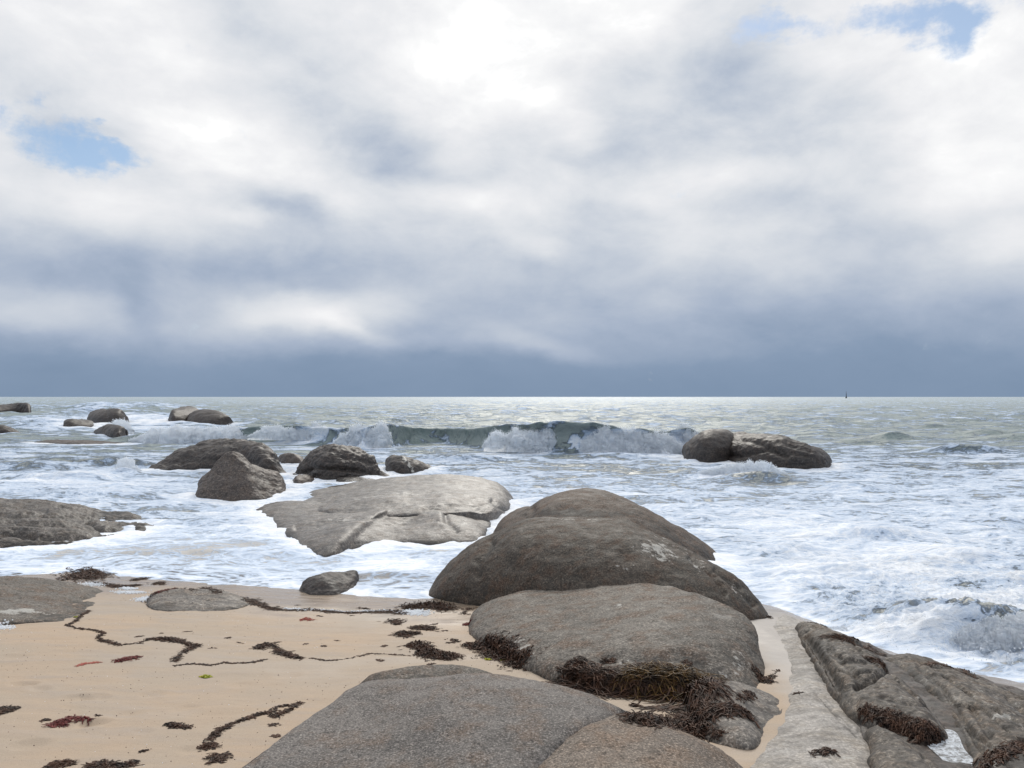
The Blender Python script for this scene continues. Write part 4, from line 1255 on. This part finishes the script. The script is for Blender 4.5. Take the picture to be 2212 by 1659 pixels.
weed('peaked dark weed pile at the foot of the olive dome', [(872, 1312), (905, 1312), (935, 1306), (965, 1318)], .20, 1300, heap=.08, length=.13, group=WR)
weed('brown weed shred just below the peaked pile', [(860, 1322), (872, 1326)], .12, 260, length=.09, group=WR, gate=False)
weed('upright brown weed blot between the shred and the round tuft', [(852, 1340), (860, 1350)], .09, 260, length=.09, group=WR, gate=False)
weed('low brown weed scatter under the upright blot', [(866, 1364), (880, 1376)], .08, 240, length=.09, group=WR, gate=False)
weed('round brown weed tuft right of the upright blot', [(898, 1356), (915, 1356), (930, 1360)], .10, 420, length=.08, heap=.03, group=WR)
weed('brown weed tuft just above the largest clump', [(868, 1370), (890, 1370), (905, 1368)], .14, 560, length=.09, heap=.04, group=WR)
weed('largest dark brown weed clump, lying by the ledge', [(885, 1395), (905, 1395), (925, 1412), (950, 1420), (975, 1420)], .20, 1900, length=.10, heap=.06, thick=.004, group=WR)
weed('dark weed bank against the foot of the whaleback boulder', [(1005, 1393), (1030, 1395), (1060, 1405), (1090, 1412), (1125, 1428)], .17, 1900, length=.10, heap=.06, thick=.004, group=WR)
weed('looped dark weed strand near the broad grey boulder', [(588, 1533), (605, 1526), (625, 1525), (648, 1518), (640, 1526), (620, 1536), (592, 1546), (600, 1548)], .045, 420, along=.6, length=.07, group=WR)
weed('diagonal weed string with clotted lower end', [(450, 1599), (462, 1590), (475, 1578), (498, 1566), (530, 1554), (560, 1544), (600, 1535)], .03, 380, along=.8, length=.07, group=WR)
weed('two dark weed blots below the diagonal string', [(448, 1608), (458, 1614)], .05, 110, length=.06, group=WR)
weed('red brown spiky weed sprig alone on the sand', [(364, 1565), (385, 1569), (410, 1574)], .04, 200, mat='weed', length=.06, group=WR)
weed('long crimson weed bundle lying low on the sand', [(116, 1567), (135, 1558), (160, 1551), (190, 1555)], .045, 420, mat='weed_red', length=.10, along=.9, heap=.02, group=WR)
weed('ragged crimson weed tuft, higher up the sand', [(255, 1428), (275, 1424), (298, 1418)], .075, 330, mat='weed_red', length=.08, heap=.02, group=WR)
weed('thin faded red weed sprig left of the ragged tuft', [(170, 1438), (185, 1433), (213, 1431)], .018, 90, mat='weed_pink', length=.07, along=.8, heap=.005, group=WR)
weed('tiny bright pink weed scrap below the wrack line', [(652, 1339), (662, 1337), (672, 1340)], .05, 120, mat='weed_pink', length=.06, group=WR)
weed('small yellow kelp scrap on bare sand', [(440, 1462), (447, 1463)], .03, 60, mat='weed_green', length=.04, thick=.007, group=WR)
weed('yellow green scrap on the thin wavering weed line', [(161, 1334), (166, 1333)], .03, 50, mat='weed_green', length=.04, thick=.007, group=WR)
weed('bright green scrap on the weed bank', [(1048, 1425), (1056, 1426)], .03, 60, mat='weed_green', length=.04, thick=.006, group=WR)
weed('golden scrap on the weed bank', [(1086, 1427), (1090, 1426)], .03, 50, mat='weed_green', length=.04, thick=.006, group=WR)
weed('red and brown weed mane draped over the small grey slab', [(325, 1289), (350, 1277), (380, 1272), (420, 1273), (445, 1271), (470, 1281)], .10, 900, mat='weed', along=.85, length=.18, heap=.02)
weed('crimson end of the weed mane on the small grey slab', [(335, 1283), (352, 1277), (370, 1273)], .08, 320, mat='weed_red', along=.8, length=.13, heap=.02)
weed('dark weed at the frame edge low on the sand', [(-10, 1540), (8, 1533), (20, 1532)], .08, 380, group=WR)
weed('small dark weed tuft at the very bottom, greyish', [(122, 1652), (140, 1650), (150, 1648)], .05, 240, group=WR)
weed('second dark weed tuft at the very bottom', [(200, 1656), (220, 1652), (235, 1655)], .05, 240, group=WR)
weed('third dark weed tuft at the very bottom, widest', [(262, 1655), (280, 1652), (292, 1650)], .06, 260, group=WR)
weed('dark weed sprigs on the wet patch above the grey boulder edge', [(460, 1640), (475, 1632), (470, 1645)], .05, 120, group=WR)
weed('dark weed heap caught in the shallows near the brown slab', [(160, 1232), (185, 1230), (200, 1240), (175, 1250)], .28, 900, length=.2, heap=.05, thick=.006, group=WR)
weed('straggling weed drift between brown slab and small grey slab', [(200, 1258), (230, 1263), (262, 1268), (296, 1264)], .10, 700, length=.14, group=WR, gate=False)
weed('short weed drift by the thin sandy film, above the straggling one', [(292, 1253), (318, 1249)], .08, 260, length=.12, group=WR, gate=False)
weed('isolated weed knot near the foam edge', [(335, 1263), (345, 1258), (352, 1264)], .09, 260, length=.09, group=WR)
weed('brown weed fleck on the sandy film', [(358, 1248), (380, 1249)], .05, 120, length=.08, group=WR)
weed('short weed dash above the wrack line end', [(775, 1314), (795, 1316)], .05, 120, length=.07, group=WR)
weed('reddish weed tuft by the foot of the whaleback boulder', [(1003, 1348), (1012, 1350)], .05, 160, mat='weed_red', length=.05, group=WR)
weed('scrappy weed sprigs between peaked pile and whaleback boulder', [(998, 1316), (1015, 1314), (1000, 1326), (1015, 1328)], .06, 130, length=.07, group=WR)
weed('weed sprigs beside the largest clump', [(975, 1382), (990, 1386), (965, 1390)], .06, 120, length=.07, group=WR)
weed('short kelp stem lying on the top edge of the long pale wet slab', [(693, 1053), (715, 1052), (738, 1049)], .03, 120, mat='weed_amber', length=.4, along=.97, curl=.12, thick=.008)
# small scattered bits, one object each
BITS = [(600, 1388), (662, 1392), (728, 1384), (830, 1397), (345, 1368), (405, 1365), (493, 1379), (700, 1396), (940, 1349), (960, 1363), (312, 1623), (590, 1567), (595, 1590), (212, 1545), (100, 1557),
        (300, 1376), (460, 1400), (520, 1388), (760, 1330), (640, 1308), (820, 1425), (930, 1436), (690, 1330)]
for i, (a, b) in enumerate(BITS):
    weed('tiny dark scrap of weed, a speck on the open sand', [(a - 5, b), (a + 6, b + rnd.uniform(-3, 3))], .02, 26, length=.045, heap=.006, name='weed_scrap', group='tiny weed scraps on the sand', seed=i)
# the big pile in the hollow
weed('thick mane of long brown and amber weed in the hollow before the whaleback', [(1235, 1470), (1290, 1478), (1350, 1480), (1420, 1478), (1480, 1482), (1530, 1490)], .14, 2400, length=.32, thick=.004, along=.92, heap=.06, curl=.28)
weed('amber strands on top of the thick weed mane', [(1370, 1462), (1410, 1462), (1450, 1468), (1500, 1482)], .20, 700, mat='weed_amber', length=.34, thick=.0035, along=.9, heap=.09, curl=.3)
weed('upper fringe of dark weed clinging above the thick mane', [(1380, 1440), (1420, 1438), (1450, 1444), (1480, 1452)], .12, 900, length=.14, heap=.03, along=.5)
weed('dark weed tuft stuck to the whaleback face, roundest', [(1238, 1432), (1252, 1434)], .07, 340, length=.07, heap=.03)
weed('dark weed tuft stuck to the whaleback face, flattest', [(1305, 1428), (1325, 1430)], .06, 320, length=.08, heap=.02)
weed('weed tuft left of the thick mane', [(1285, 1456), (1305, 1456), (1322, 1460)], .08, 420, length=.10, heap=.03)
weed('weed tuft at the right foot of the whaleback boulder', [(1636, 1456), (1648, 1466), (1655, 1474)], .06, 360, length=.07, heap=.03)
weed('dark weed patch in a pit on the whaleback shoulder', [(1480, 1432), (1490, 1434)], .04, 140, length=.06)
weed('dark weed hair over the pitted grey rock', gate=False, path=[(1480, 1545), (1520, 1540), (1560, 1532), (1600, 1535)], width=.075, count=900, length=.20, along=.8, curl=.35, heap=.03)
weed('dark reddish weed wedge tucked behind the brown foreground boulder', [(1370, 1552), (1400, 1556), (1440, 1562), (1480, 1570), (1515, 1586)], .13, 1700, length=.14, along=.6, heap=.05)
weed('thin branching weed strands on the sand pocket', [(1400, 1532), (1440, 1530), (1480, 1524), (1510, 1516)], .05, 280, length=.2, along=.9, curl=.3, heap=.008)
weed('brown weed lump alone on the sand pocket', [(1367, 1524), (1378, 1526)], .06, 260, length=.06, heap=.03)
weed('small weed tuft on the lower end of the pitted grey rock', [(1545, 1582), (1556, 1588)], .05, 200, length=.07, heap=.02)
weed('weed sprigs right of the pitted grey rock', [(1588, 1505), (1610, 1508), (1625, 1498)], .05, 200, length=.09)
weed('dark weed bed filling the crevice below the weathered ledge', [(1865, 1533), (1900, 1548), (1940, 1562), (1990, 1580), (2025, 1580)], .08, 1200, length=.12, heap=.02, along=.5)
weed('dark brown weed mat in the bottom corner of the outer ledge', [(2130, 1655), (2160, 1630), (2200, 1612), (2240, 1610)], .08, 900, length=.14, heap=.03, along=.8)
weed('stringy weed along the rim of the weathered ledge', [(1785, 1375), (1830, 1382), (1870, 1398), (1905, 1415)], .05, 420, length=.25, along=.95, curl=.2, heap=.01)
weed('dark weed knots by the tip of the weathered ledge', [(1748, 1344), (1760, 1346), (1780, 1352)], .07, 220, length=.07)
weed('dark weed sprigs on the weathered ledge with an amber tip', [(1875, 1422), (1890, 1428), (1900, 1430)], .07, 260, length=.08)
weed('dark twig of weed along the edge of the outer ledge', [(2008, 1438), (2050, 1440), (2085, 1452), (2112, 1466)], .02, 200, length=.2, along=.97, curl=.15, heap=.004)
weed('weed mark on the lower part of the pale slab', [(1755, 1628), (1778, 1624), (1796, 1622)], .03, 80, length=.10)
weed('dark weed stroke in the middle of the pale slab', [(1712, 1501), (1728, 1497)], .02, 70, length=.08, along=.9)
weed('weed specks at the upper end of the pale slab', [(1660, 1332), (1664, 1336)], .04, 60, length=.05)
weed('brown weed blots on the sandy edge of the pale slab', [(1658, 1470), (1680, 1448)], .03, 60, length=.06)


# ------------------------------------------------------------------ foam left on the sand, pool between the ledges
def foam_lumps(name, path, width, count, r, kind='stuff'):
    P = [hit(*q) for q in path]
    C, R = [], []
    for i in range(count):
        j = rnd.randrange(len(P) - 1) if len(P) > 1 else 0
        c = P[j].lerp(P[j + 1], rnd.random()) if len(P) > 1 else P[0]
        x, y = c.x + rnd.gauss(0, width), c.y + rnd.gauss(0, width)
        z = drop(x, y)
        C.append((x, y, z + .002))
        R.append(r * rnd.uniform(.4, 1.4))
    o = droplets(name, np.array(C), np.array(R))
    return o


foam_lumps('sea_foam', [(620, 1315), (680, 1317), (760, 1322), (840, 1320)], .03, 420, .011)
foam_lumps('sea_foam', [(878, 1322), (900, 1322), (908, 1326)], .07, 700, .013)
foam_lumps('sea_foam', [(272, 1271), (282, 1273)], .05, 260, .014)
foam_lumps('sea_foam', [(255, 1279), (305, 1280)], .06, 360, .012)
foam_lumps('sea_foam', [(305, 1298), (322, 1290)], .05, 320, .012)
foam_lumps('sea_foam', [(190, 1260), (215, 1264)], .07, 300, .013)
foam_lumps('sea_foam', [(0, 1352), (8, 1358)], .05, 200, .012)

m, t, p, _ = mat_new('foam_pool')
pos = t.new('ShaderNodeTexCoord').outputs['Object']
n_, _ = t.noise(pos, 26, 6, .7, .5)
c = t.mix(t.rng(n_, .40, .56), (0.10, 0.095, 0.09, 1), (0.52, 0.55, 0.58, 1))
t.l.new(c, p.inputs['Base Color'])
p.inputs['Roughness'].default_value = .45
t.l.new(t.bump(n_, .6, .02), p.inputs['Normal'])
M['pool'] = m


def sheet(name, outline, lift, mat, kind='structure'):
    P = [G(*q) for q in outline]
    z = max(q[2] for q in P) * .5 + min(q[2] for q in P) * .5 + lift
    P = catmull([W(q[0], q[1], z) for q in outline + [outline[0]]], 60)[:-1]
    c = P.mean(0)
    rings = []
    K = 8
    for k in range(K + 1):
        rings.append(c + (P - c) * (1 - k / K))
    V = np.concatenate(rings)
    n_p = len(P)
    V[:, 2] += .004 * fbm(V[:, 0] * 9, V[:, 1] * 9, V[:, 2] * 0, 2)
    Fc = [(k * n_p + i, k * n_p + (i + 1) % n_p, (k + 1) * n_p + (i + 1) % n_p, (k + 1) * n_p + i) for k in range(K) for i in range(n_p)]
    o = new_mesh(name, V, Fc, M[mat])
    return tag(o, kind=kind)


sheet('tide_pool', [(1985, 1588), (2010, 1578), (2050, 1576), (2085, 1620), (2135, 1690), (2100, 1720), (2050, 1655), (2005, 1612)], .035, 'pool')

# shell grit, pebbles and shreds littering the sand
n = 1500
C_, R_ = [], []
while len(C_) < n:
    yq = rng.uniform(4.6, 12.2)
    xq = rng.uniform(-.68 * yq, .05 * yq)
    if pnoise(np.array([xq * .8]), np.array([yq * .8]), np.array([2.2]))[0] < rng.uniform(-.5, .35):
        continue
    C_.append((xq, yq, float(sand_z(xq, yq)) + .0006))
    R_.append(rng.uniform(.0012, .0045))
C_, R_ = np.array(C_), np.array(R_)
droplets('shell_grit', C_[:400], R_[:400] * .9, 'spray')
droplets('beach_debris', C_[400:], R_[400:], 'weed')

# ------------------------------------------------------------------ navigation beacon on the horizon
def beacon():
    m, t, p, _ = mat_new('dark_iron')
    n_, _ = t.noise(t.new('ShaderNodeTexCoord').outputs['Object'], 1.2, 3)
    t.l.new(t.mix(n_, (0.02, 0.025, 0.03, 1), (0.05, 0.055, 0.06, 1)), p.inputs['Base Color'])
    p.inputs['Roughness'].default_value = .6
    Y = 1500.0
    x, _, _ = WD(1828, 860, Y)
    root = bpy.data.objects.new('navigation_beacon', None)
    col.objects.link(root)
    root.location = (x, Y, 0)
    tag(root, 'thin dark navigation beacon far out on the horizon', 'beacon')

    def lathe(name, prof, seg=16):
        V = [(r * math.cos(2 * math.pi * i / seg), r * math.sin(2 * math.pi * i / seg), z) for r, z in prof for i in range(seg)]
        Fc = [(k * seg + i, k * seg + (i + 1) % seg, (k + 1) * seg + (i + 1) % seg, (k + 1) * seg + i) for k in range(len(prof) - 1) for i in range(seg)]
        return new_mesh(name, V, Fc, m, parent=root)
    lathe('base', [(0, -1), (1.7, -1), (1.6, 1.2), (1.3, 1.6), (1.2, 3.5), (0, 3.5)])
    lathe('mast', [(.75, 3.4), (.6, 6), (.4, 9.5), (.25, 11.6), (0, 11.6)])
    lathe('topmark', [(0, 11.5), (.6, 11.6), (.0, 13.2)])


beacon()
